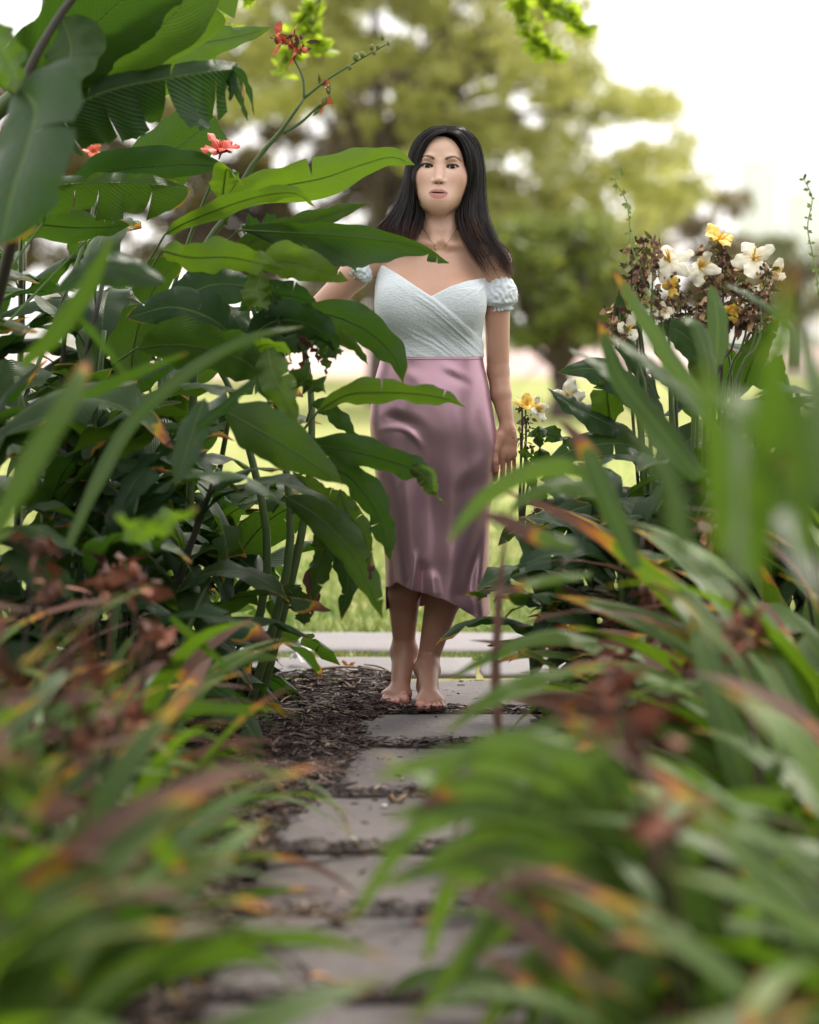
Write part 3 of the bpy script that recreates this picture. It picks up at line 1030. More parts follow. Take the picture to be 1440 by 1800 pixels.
    # waistband
    wb = MB(); wb.tube([Vector(V[3, i]) + Vector((0, 0, 0)) for i in range(0, NA, 3)] + [Vector(V[3, 0])], .003, n=6, cap=False)
    wb.build('waistband', mat, o)

def build_necklace(f, root):
    pts = catmull([(px(741), -.02, pz(392)), (px(750), -.05, pz(412)), (px(762), -.065, pz(428)), (px(771), -.07, pz(436)), (px(784), -.065, pz(428)), (px(798), -.05, pz(410)), (px(806), -.02, pz(390))], 60)
    for _ in range(4):
        d = f.sample(pts); g = f.grad(pts, .003)
        pts = pts - g * (d - .0012)[:, None]
    mb = MB(); mb.tube(pts, .0007, n=5)
    mb.add(*_ellipsoid(pts[30] + np.array([0, -.001, -.003]), (.0026, .0012, .0030), 8, 6))
    mb.build('necklace', simple_mat('gold', (.75, .50, .25), .25, Metallic=1.0), root)
# ================================================================ ground, path, lawn
def ground_mat(name, c1, c2, scale, rough=.95, bump=.5, bscale=60, c3=None):
    m, nt, bs = new_mat(name)
    q = NT(nt); co = q.coord('Object')
    n = q.noise(co, scale, 5, .6)
    col = q.mix(q.ramp(n, [(.35, 0.0), (.65, 1.0)]), c1, c2)
    if c3 is not None:
        col = q.mix(q.ramp(q.noise(co, scale * .23, 3), [(.45, 0.0), (.62, 1.0)]), col, c3)
    q.l(col, bs.inputs['Base Color'])
    bs.inputs['Roughness'].default_value = rough
    bs.inputs['Specular IOR Level'].default_value = .25
    q.l(q.bump(q.noise(co, bscale, 4, .7), bump, .02), bs.inputs['Normal'])
    return m

def sheet(name, x0, x1, y0, y1, z, mat, nx=1, ny=1, amp=0.0, kind='structure', label=None):
    vs, fs = [], []
    for j in range(ny + 1):
        for i in range(nx + 1):
            x = x0 + (x1 - x0) * i / nx; y = y0 + (y1 - y0) * j / ny
            vs.append((x, y, z + (noise.noise(Vector((x * 3, y * 3, 1.3))) * amp if amp else 0)))
    for j in range(ny):
        for i in range(nx):
            a = j * (nx + 1) + i
            fs.append((a, a + 1, a + nx + 2, a + nx + 1))
    o = link(name, mesh_from(name, vs, fs, mat, None, False))
    tag(o, label, kind=kind)
    return o

def slab_mat():
    m, nt, bs = new_mat('worn_stone')
    q = NT(nt); co = q.coord('Object')
    at = q.attr('shade', 'OBJECT')
    n = q.noise(co, 3.2, 6, .62)
    n2 = q.noise(co, 38, 4, .65)
    col = q.mix(q.ramp(n, [(.32, 0.0), (.68, 1.0)]), (.068, .054, .058), (.128, .106, .106))
    col = q.mix(q.math('MULTIPLY', q.ramp(n2, [(.40, 1.0), (.52, 0.0)]), .45), col, (.075, .055, .055))
    col = q.mix(q.math('MULTIPLY', q.ramp(q.noise(co, 7, 3), [(.56, 0.0), (.70, 1.0)]), .35), col, (.13, .135, .085))
    rnd = q.n('ShaderNodeObjectInfo').outputs['Random']
    col = q.mix(q.math('MULTIPLY', rnd, .35), col, (.17, .135, .13))
    col = q.mix(q.math('MULTIPLY', q.ramp(q.noise(co, 1.7, 5, .7), [(.52, 0.0), (.62, 1.0)]), .55), col, (.060, .048, .050))
    col = q.mix(q.math('MULTIPLY', q.ramp(q.noise(co, 90, 2, .5), [(.64, 0.0), (.68, 1.0)]), .6), col, (.28, .25, .24))
    col = q.mix(at.outputs['Fac'], col, (.36, .34, .35))
    q.l(col, bs.inputs['Base Color'])
    bs.inputs['Roughness'].default_value = .72
    bs.inputs['Specular IOR Level'].default_value = .45
    h = q.math('ADD', q.math('MULTIPLY', n, 1.2), q.math('MULTIPLY', n2, .5))
    q.l(q.bump(h, .55, .012), bs.inputs['Normal'])
    return m

SOIL = ground_mat('soil', (.022, .014, .013), (.045, .029, .026), 14, bump=.8, bscale=90)
sheet('ground', -400, 400, -30, 900, -.060, ground_mat('far_ground', (.30, .34, .10), (.36, .37, .13), .05))
sheet('soil', -9, 9, -3, 7.08, -.032, SOIL, 90, 60, .016)
LAWN = ground_mat('lawn_green', (.26, .33, .075), (.36, .41, .12), 6, c3=(.44, .40, .17), bump=.6, bscale=120)
sheet('lawn', -60, 60, 7.06, 44, -.016, LAWN, 30, 20, .0)
sheet('brick_paving', -80, 80, 44, 84, -.008, ground_mat('terracotta_paving', (.48, .34, .31), (.58, .44, .41), .8))

STONE = slab_mat()
path = empty('path', (0, 0, 0)); tag(path, 'garden path of worn rectangular stone slabs running between the planted borders', kind='structure')
def slab(x0, x1, y0, y1, shade=0.0, seed=0, parent=path, th=.05, dz=0.0):
    rng = random.Random(seed)
    nx, ny = 14, 8
    top, rim = [], []
    vs, fs = [], []
    def P(i, j, inset=0.0, z=0.0):
        fx, fy = i / nx, j / ny
        x = x0 + (x1 - x0) * fx; y = y0 + (y1 - y0) * fy
        ex = .015 * noise.noise(Vector((x * 6, y * 6, seed))) + .004 * noise.noise(Vector((x * 25, y * 25, seed)))
        if i in (0, nx): x += ex + (inset if i == 0 else -inset)
        if j in (0, ny): y += ex * 1.1 + (inset if j == 0 else -inset)
        return (x, y, z + .003 * noise.noise(Vector((x * 4, y * 4, seed + 9))) + dz)
    for j in range(ny + 1):
        for i in range(nx + 1):
            e = i in (0, nx) or j in (0, ny)
            p = P(i, j, .006 if e else 0, -.004 if e else 0.0)
            vs.append(p)
    for j in range(ny):
        for i in range(nx):
            a = j * (nx + 1) + i
            fs.append((a, a + 1, a + nx + 2, a + nx + 1))
    ring = [(i, 0) for i in range(nx)] + [(nx, j) for j in range(ny)] + [(i, ny) for i in range(nx, 0, -1)] + [(0, j) for j in range(ny, 0, -1)]
    b1 = len(vs)
    for (i, j) in ring: vs.append(P(i, j, 0, -.012))
    b2 = len(vs)
    for (i, j) in ring: vs.append(P(i, j, .0, -th))
    n = len(ring)
    for k in range(n):
        k2 = (k + 1) % n
        a, b = ring[k][1] * (nx + 1) + ring[k][0], ring[k2][1] * (nx + 1) + ring[k2][0]
        fs.append((a, b1 + k, b1 + k2, b)); fs.append((b1 + k, b2 + k, b2 + k2, b1 + k2))
    fs = [tuple(f) for f in fs]
    o = link('stone_slab', mesh_from('stone_slab', vs, fs, STONE), parent)
    o['shade'] = shade
    return o
joints = [2.62, 3.14, 3.665, 4.21, 4.71, 5.27, 5.90, 6.40, 7.00]
for k in range(len(joints) - 1):
    a, b = joints[k] + .015, joints[k + 1] - .015
    off = [0, .01, -.01, .012, -.015, .0, .012, -.008][k]
    slab(-.345 + off + .012 * k, .40 + off + .010 * k, a, b, [0, 0, 0, .0, .06, .0, .12, .10][k], 11 + k, dz=[0, .0, .0, -.004, .001, -.002, .002, 0][k])
cross = empty('crossing_path', (0, 0, 0)); tag(cross, 'pale stone paving crossing behind the woman at the edge of the lawn', kind='structure')
for r, (ya, yb) in enumerate(((7.10, 7.46), (7.60, 8.06))):
    x = -2.6 + r * .31
    k = 0
    while x < 2.4:
        w = .84 + .1 * ((k * 7 + r * 3) % 3)
        slab(x + .01, x + w - .01, ya, yb, .42, 40 + k + 20 * r, cross, dz=.001 * (k % 3))
        x += w; k += 1

# ---- mulch: bark shreds and dead leaf strips
def mulch():
    rng = np.random.default_rng(3)
    ms = [simple_mat('bark_brown', (.055, .032, .028), .8), simple_mat('bark_pale', (.155, .105, .090), .75), simple_mat('bark_dark', (.022, .014, .014), .85), simple_mat('straw', (.30, .21, .15), .7)]
    mb = MB()
    def edge(y):                      # how far the litter spreads over the slabs
        return np.interp(y, [3.4, 3.9, 4.3, 4.7, 5.0, 5.27, 5.6, 5.9, 6.2, 6.5, 6.8, 7.05], [-.36, -.34, -.33, -.30, -.26, -.20, -.155, -.130, -.13, -.02, -.03, -.03])
    N = 15000
    for i in range(N):
        y = 3.3 + 3.72 * rng.random() ** .8
        e = edge(y)
        d = rng.exponential(.22)
        x = e - d + rng.normal(0, .02)
        if rng.random() < .022: x = rng.uniform(e, .34); 
        right = rng.random() < .14
        if right: x = .33 + .012 * (y - 3) + rng.exponential(.15) - .03
        if x < -1.5: continue
        if i % 8 == 0:
            y = rng.choice([3.665, 4.21, 4.71, 5.27, 5.90, 6.40]) + rng.normal(0, .014); x = rng.uniform(-.34, .42); right = True
        L = rng.uniform(.012, .060) * (1.5 if rng.random() < .1 else 1); w = rng.uniform(.0016, .006)
        if x > e and not right: L *= .5
        a = rng.uniform(0, math.pi)
        zt = rng.uniform(.001, .030) * min(1, max(.12, (e - x) / .10)) if not right else rng.uniform(.0, .02)
        if d > .05 or right: zt -= .004
        tl = rng.normal(0, .18) * (.25 if x > e else 1)
        dx, dy = math.cos(a), math.sin(a)
        c = Vector((x, y, zt + .003)); u = Vector((dx, dy, math.tan(tl) * .6)) * (L / 2); v = Vector((-dy, dx, rng.normal(0, .5))) * (w / 2)
        b = Vector((0, 0, abs(u.z))); k = Vector((0, 0, rng.uniform(-.2, .25) * L * .3))
        p = [c - u - v + b, c - u + v + b, c + k * 1 - v * 1.2 + b, c + k + v * 1.2 + b, c + u - v * .4 + b, c + u + v * .4 + b]
        m = rng.choice(4, p=[.42, .22, .28, .08])
        mb.add(p, [(0, 2, 3, 1), (2, 4, 5, 3)], None, int(m))
        nb = len(mb.v)
    o = mb.build('mulch', ms, sm=False)
    md = o.modifiers.new('t', 'SOLIDIFY'); md.thickness = .0012
    tag(o, 'dark bark mulch and dry leaf shreds spilling over the left side of the path', 'mulch', kind='stuff')
mulch()

# ---- grass on the lawn near the paving and in its joints
def grass():
    rng = np.random.default_rng(9)
    m, nt, bs = new_mat('grass_blade'); q = NT(nt)
    g = q.n('ShaderNodeObjectInfo')
    n = q.noise(q.coord('Object'), 3, 3)
    q.l(q.mix(q.ramp(n, [(.35, 0.0), (.65, 1.0)]), (.17, .28, .055), (.38, .40, .13)), bs.inputs['Base Color'])
    bs.inputs['Roughness'].default_value = .5
    N = 46000
    y = 8.04 + rng.exponential(2.6, N); x = rng.uniform(-.30, .24, N) * y * 1.0
    k = 5200
    y[:k] = 7.46 + .15 * rng.random(k); x[:k] = rng.uniform(-1.6, 1.2, k)
    keep = (y < 22); x, y = x[keep], y[keep]; n_ = len(x)
    h = rng.uniform(.015, .042, n_) * np.where(y < 7.7, .45, 1) * (1 + .03 * y); a = rng.uniform(0, 6.28, n_); w = .0022 + .0004 * y
    lx, ly = rng.normal(0, .5, n_) * h, rng.normal(0, .5, n_) * h
    z0 = -.018
    A = np.stack([x - np.cos(a) * w, y - np.sin(a) * w, np.full(n_, z0)], 1)
    B = np.stack([x + np.cos(a) * w, y + np.sin(a) * w, np.full(n_, z0)], 1)
    Cc = np.stack([x + lx, y + ly, z0 + h], 1)
    V = np.stack([A, B, Cc], 1).reshape(-1, 3)
    o = link('grass', np_mesh('grass', V, np.arange(len(V)).reshape(-1, 3), m))
    tag(o, 'short sunlit grass growing along the pale paving and over the lawn', 'grass', kind='stuff')
grass()

# ================================================================ far setting
def far_things():
    white = ground_mat('white_render', (.70, .71, .72), (.80, .80, .80), 1.5, .8, .1, 20)
    w = empty('boundary_wall', (0, 86, 0)); tag(w, 'long low white wall across the far side of the park', 'wall')
    mb = MB(); mb.box((0, 0, .42), (70, .4, .95)); mb.build('wall_face', white, w)
    mb = MB(); mb.box((0, 0, .935), (70.4, .55, .09)); mb.build('coping', white, w)
    for i in range(-8, 9):
        mb = MB(); mb.box((i * 4.2, -.24, .47), (.5, .10, .96)); mb.build('pier', white, w)
    # far towers, their haze painted in as pale wall and glass colours
    glass = simple_mat('hazed_glass', (.78, .82, .84), .6); conc = simple_mat('hazed_concrete', (.82, .84, .86), .8)
    def tower(x0p, x1p, ytop, D, nf, nb, label):
        a, b = W(x0p, 500, D).x, W(x1p, 500, D).x
        H_ = W(0, ytop, D).z
        t = empty('office_tower', ((a + b) / 2, D, -.5)); tag(t, label, 'building', 'pale towers beyond the park')
        wd = b - a
        mb = MB(); mb.box((0, wd * .3, H_ / 2), (wd, wd * .6, H_)); mb.build('wall', conc, t)
        mb = MB(); mb.box((0, wd * .3, H_ + .6), (wd * .5, wd * .35, 1.2)); mb.build('roof_plant_room', conc, t)
        me = None
        fh, bw = H_ / nf, wd / nb
        for i in range(nf):
            for j in range(nb):
                if me is None:
                    wm = MB(); wm.box((0, 0, 0), (bw * .72, .25, fh * .55)); me = wm.mesh('window', glass, False)
                o = link('window', me, t, (-wd / 2 + bw * (j + .5), -.06, fh * (i + .5)))
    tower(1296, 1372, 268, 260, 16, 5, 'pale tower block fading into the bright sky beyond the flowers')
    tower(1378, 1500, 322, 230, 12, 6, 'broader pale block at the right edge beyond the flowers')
far_things()

# ---------------------------------------------------------------- trees
def bark_mat(name, c1, c2):
    m, nt, bs = new_mat(name); q = NT(nt); co = q.coord('Object')
    mp = q.n('ShaderNodeMapping'); q.l(co, mp.inputs[0]); mp.inputs['Scale'].default_value = (6, 6, 1.2)
    n = q.noise(mp.outputs[0], 3, 5, .65)
    q.l(q.mix(n, c1, c2), bs.inputs['Base Color']); bs.inputs['Roughness'].default_value = .9
    q.l(q.bump(n, .8, .03), bs.inputs['Normal'])
    return m

def foliage_mat(name, c1, c2, c3, trans, tf=.4, sc=.35):
    m, nt, bs = new_mat(name); q = NT(nt)
    n = q.noise(q.coord('Object'), sc, 3, .6)
    n2 = q.noise(q.coord('Object'), 9, 2)
    col = q.mix(q.ramp(n, [(.38, 0.0), (.62, 1.0)]), c1, c2)
    col = q.mix(q.ramp(n2, [(.5, 0.0), (.7, 1.0)]), col, c3)
    q.l(col, bs.inputs['Base Color']); bs.inputs['Roughness'].default_value = .45
    tr = q.n('ShaderNodeBsdfTranslucent'); q.l(q.mix(q.ramp(n, [(.38, 0.0), (.62, 1.0)]), tuple(v * .7 for v in trans), trans), tr.inputs[0])
    mx = q.n('ShaderNodeMixShader'); mx.inputs[0].default_value = tf
    q.l(bs.outputs[0], mx.inputs[1]); q.l(tr.outputs[0], mx.inputs[2])
    q.l(mx.outputs[0], nt.nodes['Material Output'].inputs[0])
    return m

BARK = bark_mat('grey_brown_bark', (.050, .036, .036), (.13, .095, .090))

def crown_mesh(name, clumps, leaf, per, mat, seed, flat=.6):
    """clumps: (x, y, z, r); leaf-sized rhombs spread through each clump"""
    rng = np.random.default_rng(seed)
    Vs = []
    for (x, y, z, r) in clumps:
        n = int(per * (r ** 2))
        d = rng.normal(0, 1, (n, 3)); d /= np.linalg.norm(d, axis=1, keepdims=True)
        rad = r * rng.random((n, 1)) ** .45
        c = np.array([x, y, z]) + d * rad * np.array([1, 1, flat])
        a = rng.normal(0, 1, (n, 3)); a /= np.linalg.norm(a, axis=1, keepdims=True)
        b = np.cross(a, rng.normal(0, 1, (n, 3))); b /= np.linalg.norm(b, axis=1, keepdims=True)
        L = leaf * rng.uniform(.7, 1.3, (n, 1))
        Vs.append(np.stack([c - a * L, c + b * L * .45, c + a * L, c - b * L * .45], 1).reshape(-1, 3))
    V = np.concatenate(Vs)
    return np_mesh(name, V, np.arange(len(V)).reshape(-1, 4), mat)

def limb_tree(base, trunk_h, trunk_r, targets, seed, parent, mat=BARK):
    """trunk plus one limb towards each target clump"""
    rng = random.Random(seed)
    mb = MB()
    pts = [Vector((0, 0, -.1)), Vector((.05, 0, trunk_h * .5)), Vector((.0, .05, trunk_h)), Vector((.1, 0, trunk_h * 1.5))]
    mb.tube(catmull(pts, 8), [trunk_r * (1.25 - .07 * i) for i in range(9)], 10)
    mb.build('trunk', mat, parent)
    for (x, y, z, r) in targets:
        h = trunk_h * rng.uniform(.75, 1.35)
        s = Vector((0, 0, h)); e = Vector((x, y, z)); d = e - s
        m1 = s + d * .35 + Vector((rng.gauss(0, .2), rng.gauss(0, .2), d.length * .10))
        m2 = s + d * .7 + Vector((rng.gauss(0, .25), rng.gauss(0, .25), d.length * .08))
        lb = MB(); r0 = trunk_r * rng.uniform(.28, .5)
        lb.tube(catmull([s, m1, m2, e], 9), [r0 * (1 - .085 * i) for i in range(10)], 7)
        for k in range(5):
            t = catmull([s, m1, m2, e], 9)[3 + k]
            tip = Vector(t) + Vector((rng.gauss(0, .6), rng.gauss(0, .6), rng.gauss(.2, .5)))
            lb.tube([t, (Vector(t) + tip) / 2 + Vector((0, 0, .12)), tip], [r0 * .35, r0 * .22, r0 * .06], 5)
        lb.build('limb', mat, parent)

def px_clumps(D, spec, dy=2.0, seed=1):
    """spec: (px, py, radius px) seen at distance D"""
    rng = random.Random(seed); out = []
    s = D / FPX
    for (a, b, r) in spec:
        y = rng.uniform(-dy, dy)
        p = W(a, b, D + y)
        out.append((p.x, p.y - D, p.z, r * s))
    return out

def big_trees():
    D = 30.0
    rng = random.Random(21)
    base = W(668, 700, D)
    t = empty('spreading_tree', (base.x, D, 0)); tag(t, 'big spreading tree with yellow-green crown and dark limbs behind the woman', 'tree')
    spec = []
    # outline of the crown in the photograph, filled with clumps of different sizes
    def inside(a, b):
        top = np.interp(a, [300, 500, 650, 800, 960, 1010, 1060, 1150, 1230, 1260], [-200, -200, -200, -200, -80, 40, 150, 160, 240, 300])
        bot = np.interp(a, [300, 420, 560, 700, 800, 960, 1080, 1180, 1260], [180, 200, 210, 240, 380, 490, 480, 420, 300])
        return top < b < bot
    k = 0
    while k < 520:
        a, b = rng.uniform(300, 1245), rng.uniform(-180, 490)
        if inside(a, b):
            r = rng.uniform(20, 54)
            spec.append((a, b, r)); k += 1
    cl = px_clumps(D, spec, 2.4, 4)
    cl = [(x - base.x, y, z, r) for x, y, z, r in cl]
    m1 = foliage_mat('crown_yellow_green', (.18, .21, .075), (.35, .37, .12), (.42, .36, .15), (.66, .66, .19), .46, .55)
    link('crown', crown_mesh('crown', cl, .062, 1150, m1, 5), t)
    limb_tree(t, 2.4, .17, [cl[i] for i in range(0, 520, 22)], 6, t)
    # second tree behind, dull olive, filling the left
    D2 = 40.0
    b2 = W(470, 660, D2)
    t2 = empty('olive_tree', (b2.x, D2, 0)); tag(t2, 'dull olive tree showing between the canna leaves left of the woman', 'tree')
    spec = [(rng.uniform(-80, 780), rng.uniform(90, 545), rng.uniform(26, 56)) for _ in range(210)]
    cl = [(x - b2.x, y, z, r) for x, y, z, r in px_clumps(D2, spec, 2.0, 8)]
    m2 = foliage_mat('crown_olive', (.080, .062, .045), (.20, .175, .06), (.17, .115, .10), (.28, .24, .07), .35, .5)
    link('crown', crown_mesh('crown', cl, .10, 780, m2, 7), t2)
    limb_tree(t2, 2.2, .22, cl[::12], 9, t2)
    # greener bushy tree to the right of the woman
    D3 = 26.0
    b3 = W(985, 560, D3)
    t3 = empty('bushy_tree', (b3.x, D3, 0)); tag(t3, 'fresh green bushy tree just right of the woman\'s shoulder', 'tree')
    spec = []
    while len(spec) < 170:
        a, b = rng.uniform(820, 1150), rng.uniform(370, 600)
        if ((a - 985) / (150 + 18 * math.sin(b * .06))) ** 2 + ((b - 492) / (112 + 14 * math.sin(a * .05))) ** 2 < 1: spec.append((a, b, rng.uniform(24, 42)))
    cl = [(x - b3.x, y, z, r) for x, y, z, r in px_clumps(D3, spec, 1.2, 12)]
    m3 = foliage_mat('crown_fresh_green', (.10, .15, .035), (.18, .225, .05), (.26, .25, .07), (.40, .46, .08), .38, .6)
    link('crown', crown_mesh('crown', cl, .07, 1100, m3, 13), t3)
    limb_tree(t3, .5, .13, cl[::9], 14, t3)
    # darker trees beyond, towards the right edge
    D4 = 46.0
    for (pa, pb, n, seed, lab) in ((1190, 1290, 26, 31, 'dark rounded tree behind the dried flower heads'), (1330, 1460, 26, 33, 'low grey-green tree at the right edge below the towers'), (1060, 1150, 18, 35, 'shadowed tree between the bushy tree and the dried flower heads')):
        bb = W((pa + pb) / 2, 620, D4)
        t4 = empty('park_tree', (bb.x, D4, 0)); tag(t4, lab, 'tree', 'trees at the far edge of the lawn')
        hi = {31: 345, 33: 425, 35: 380}[seed]
        spec = [(rng.uniform(pa - 25, pb + 25), rng.uniform(hi, 570), rng.uniform(24, 44)) for _ in range(n)]
        cl = [(x - bb.x, y, z, r) for x, y, z, r in px_clumps(D4, spec, 1.5, seed)]
        link('crown', crown_mesh('crown', cl, .13, 330, m2 if seed != 33 else foliage_mat('crown_grey_green', (.10, .13, .06), (.17, .19, .09), (.2, .2, .12), (.25, .28, .10), .35), seed), t4)
        limb_tree(t4, 1.4, .16, cl[::6], seed, t4)
        D4 += 4
big_trees()

def add_shade_shrubs():
    """unseen shrubs added beside and behind the camera to block low sky light"""
    rng = random.Random(61)
    m = foliage_mat('shade_shrub_green', (.030, .055, .016), (.060, .095, .026), (.08, .10, .03), (.10, .17, .02), .3, .8)  # dark foliage of the added light-blocking shrubs, out of view
    for i, (x, y, h, w, lab) in enumerate(((-2.9, 1.6, 3.4, 1.2, 'unseen dense shrub added left of the camera to block sky light'), (2.8, 1.4, 3.4, 1.2, 'unseen dense shrub added right of the camera to block sky light'),
                                    (-1.6, -2.6, 4.2, 1.7, 'unseen dense shrub added behind the camera, left of the path, to block sky light'), (1.7, -2.8, 4.2, 1.7, 'unseen dense shrub added behind the camera, right of the path, to block sky light'))):
        t = empty('added_shade_shrub', (x, y, 0)); tag(t, lab, 'shrub', 'unseen shrubs added to block sky light')
        cl = []
        for k in range(46):
            cl.append((rng.uniform(-w, w), rng.uniform(-w * .8, w * .8), rng.uniform(.3, h), rng.uniform(.35, .6)))
        link('crown', crown_mesh('crown', cl, .06, 900, m, 70 + i, .9), t)
        limb_tree(t, .6, .07, cl[::8], 80 + i, t)
add_shade_shrubs()
# ================================================================ leaves
def leaf_mat(name, kind):
    """kind 'canna' (broad, side veins) or 'strap' (long, lengthwise ribs). Object props: tint 0..1, dry 0..1"""
    m, nt, bs = new_mat(name); q = NT(nt)
    s = q.n('ShaderNodeSeparateXYZ'); q.l(q.coord('UV'), s.inputs[0])
    u, v = s.outputs[0], s.outputs[1]
    tint = q.attr('tint', 'OBJECT').outputs['Fac']
    dry = q.attr('dry', 'OBJECT').outputs['Fac']
    rnd = q.n('ShaderNodeObjectInfo').outputs['Random']
    co = q.coord('Object')
    vec = q.n('ShaderNodeVectorMath', operation='ADD'); q.l(co, vec.inputs[0])
    cmb = q.n('ShaderNodeCombineXYZ'); q.l(q.math('MULTIPLY', rnd, 37.0), cmb.inputs[0]); q.l(cmb.outputs[0], vec.inputs[1])
    P = vec.outputs[0]
    au = q.math('ABSOLUTE', q.math('SUBTRACT', u, .5))                    # 0 midrib .. 0.5 edge
    blot = q.noise(P, 9, 4, .6)
    base = q.mix(tint, (.010, .031, .010), (.070, .130, .016))
    base = q.mix(q.math('MULTIPLY', q.ramp(blot, [(.35, 0.0), (.7, 1.0)]), .55), base, q.mix(tint, (.019, .050, .018), (.105, .165, .024)))
    if kind == 'canna':
        ph = q.math('SUBTRACT', q.math('MULTIPLY', v, 36.0), q.math('MULTIPLY', au, 20.0))
        rib = q.math('SINE', q.math('MULTIPLY', ph, 6.2832))
        ph2 = q.math('SUBTRACT', q.math('MULTIPLY', v, 21.0), q.math('MULTIPLY', au, 11.5))
        rib2 = q.noise(None, 1.0, 2, .5, '1D', ph2)
        rib = q.math('ADD', q.math('MULTIPLY', rib, .5), q.math('MULTIPLY', rib2, 1.6))
        midw = .022
    else:
        rib = q.math('SINE', q.math('MULTIPLY', u, 70.0))
        rib2 = q.noise(None, 9.0, 3, .6, '1D', u)
        rib = q.math('ADD', q.math('MULTIPLY', rib, .35), rib2)
        midw = .05
    base = q.mix(q.math('MULTIPLY', q.ramp(rib, [(.3, 0.0), (1.1, 1.0)]), .75), base, q.mix(tint, (.034, .080, .034), (.15, .23, .05)))
    mid = q.ramp(q.math('DIVIDE', au, midw), [(.55, 1.0), (1.0, 0.0)])
    base = q.mix(q.math('MULTIPLY', mid, .55), base, (.22, .33, .09))
    sp = q.math('MULTIPLY', q.ramp(q.noise(P, 34, 3, .7), [(.66, 0.0), (.72, 1.0)]), .8)
    base = q.mix(sp, base, (.10, .075, .02))
    if kind == 'strap': base = q.mix(q.math('MULTIPLY', tint, .6), base, (.15, .25, .05))
    # drying from the tip and along the edge
    edge = q.math('MULTIPLY', q.math('POWER', q.math('MULTIPLY', au, 2.0), 6.0), .13)
    k = q.math('ADD', q.math('ADD', v, edge), q.math('MULTIPLY', q.math('SUBTRACT', q.noise(P, 14, 3), .5), .22))
    d = q.math('SUBTRACT', k, q.math('SUBTRACT', 1.03, dry))               # > 0 is drying
    d = q.math('MULTIPLY', d, 6.0)
    dcol = q.ramp(d, [(.0, (.16, .20, .03)), (.20, (.50, .32, .03)), (.38, (.44, .16, .04)), (.58, (.18, .088, .060)), (1.0, (.14, .078, .062))])
    dm = q.ramp(d, [(0.0, 0.0), (.15, 1.0)])
    col = q.mix(dm, base, dcol)
    q.l(col, bs.inputs['Base Color'])
    bs.inputs['Roughness'].default_value = .40 if kind == 'canna' else .44
    q.l(q.math('ADD', q.math('MULTIPLY', dm, .4), .38), bs.inputs['Roughness'])
    bs.inputs['Specular IOR Level'].default_value = .28
    q.l(q.bump(q.math('ADD', rib, q.math('MULTIPLY', blot, .6)), .45, .0022), bs.inputs['Normal'])
    tr = q.n('ShaderNodeBsdfTranslucent')
    tc = q.mix(tint, (.035, .10, .008), (.24, .42, .015))
    tc = q.mix(q.math('MULTIPLY', q.ramp(rib, [(.3, 0.0), (1.1, 1.0)]), .6), tc, q.mix(tint, (.020, .06, .006), (.14, .28, .012)))
    tc = q.mix(dm, tc, dcol)
    q.l(tc, tr.inputs[0])
    mx = q.n('ShaderNodeMixShader'); mx.inputs[0].default_value = .36
    q.l(bs.outputs[0], mx.inputs[1]); q.l(tr.outputs[0], mx.inputs[2])
    q.l(mx.outputs[0], nt.nodes['Material Output'].inputs[0])
    return m

CANNA = leaf_mat('canna_leaf', 'canna')
STRAP = leaf_mat('strap_leaf', 'strap')
STEM = simple_mat('green_stem', (.075, .120, .035), .45)
STEM_D = simple_mat('dark_stem', (.045, .040, .028), .5)
DRY = simple_mat('dry_brown', (.115, .055, .042), .8)

def prof_canna(t):
    t = np.clip(t, 0, 1)
    return np.clip(np.sin(np.pi * t ** .82) ** .78 * (1 - .25 * t) * 1.12, 0, None) * (1 - np.clip((t - .90) / .10, 0, 1) ** 1.5 * .75) + .004
def prof_banana(t):
    t = np.clip(t, 0, 1)
    return np.minimum(1, (t * 6) ** .6) * np.minimum(1, ((1 - t) * 5) ** .55) + .004
def prof_strap(t):
    t = np.clip(t, 0, 1)
    return (.55 + .45 * np.minimum(1, t * 4)) * (1 - t ** 3.2) ** .8 + .01

def frames(M, S0):
    """tangents and parallel side vectors"""
    T = np.gradient(M, axis=0); T /= np.linalg.norm(T, axis=1, keepdims=True) + 1e-9
    S = np.zeros_like(M); s = np.array(S0, dtype=float)
    for i in range(len(M)):
        s = s - T[i] * (s @ T[i]); s /= np.linalg.norm(s) + 1e-9
        S[i] = s
    return T, S, np.cross(T, S)

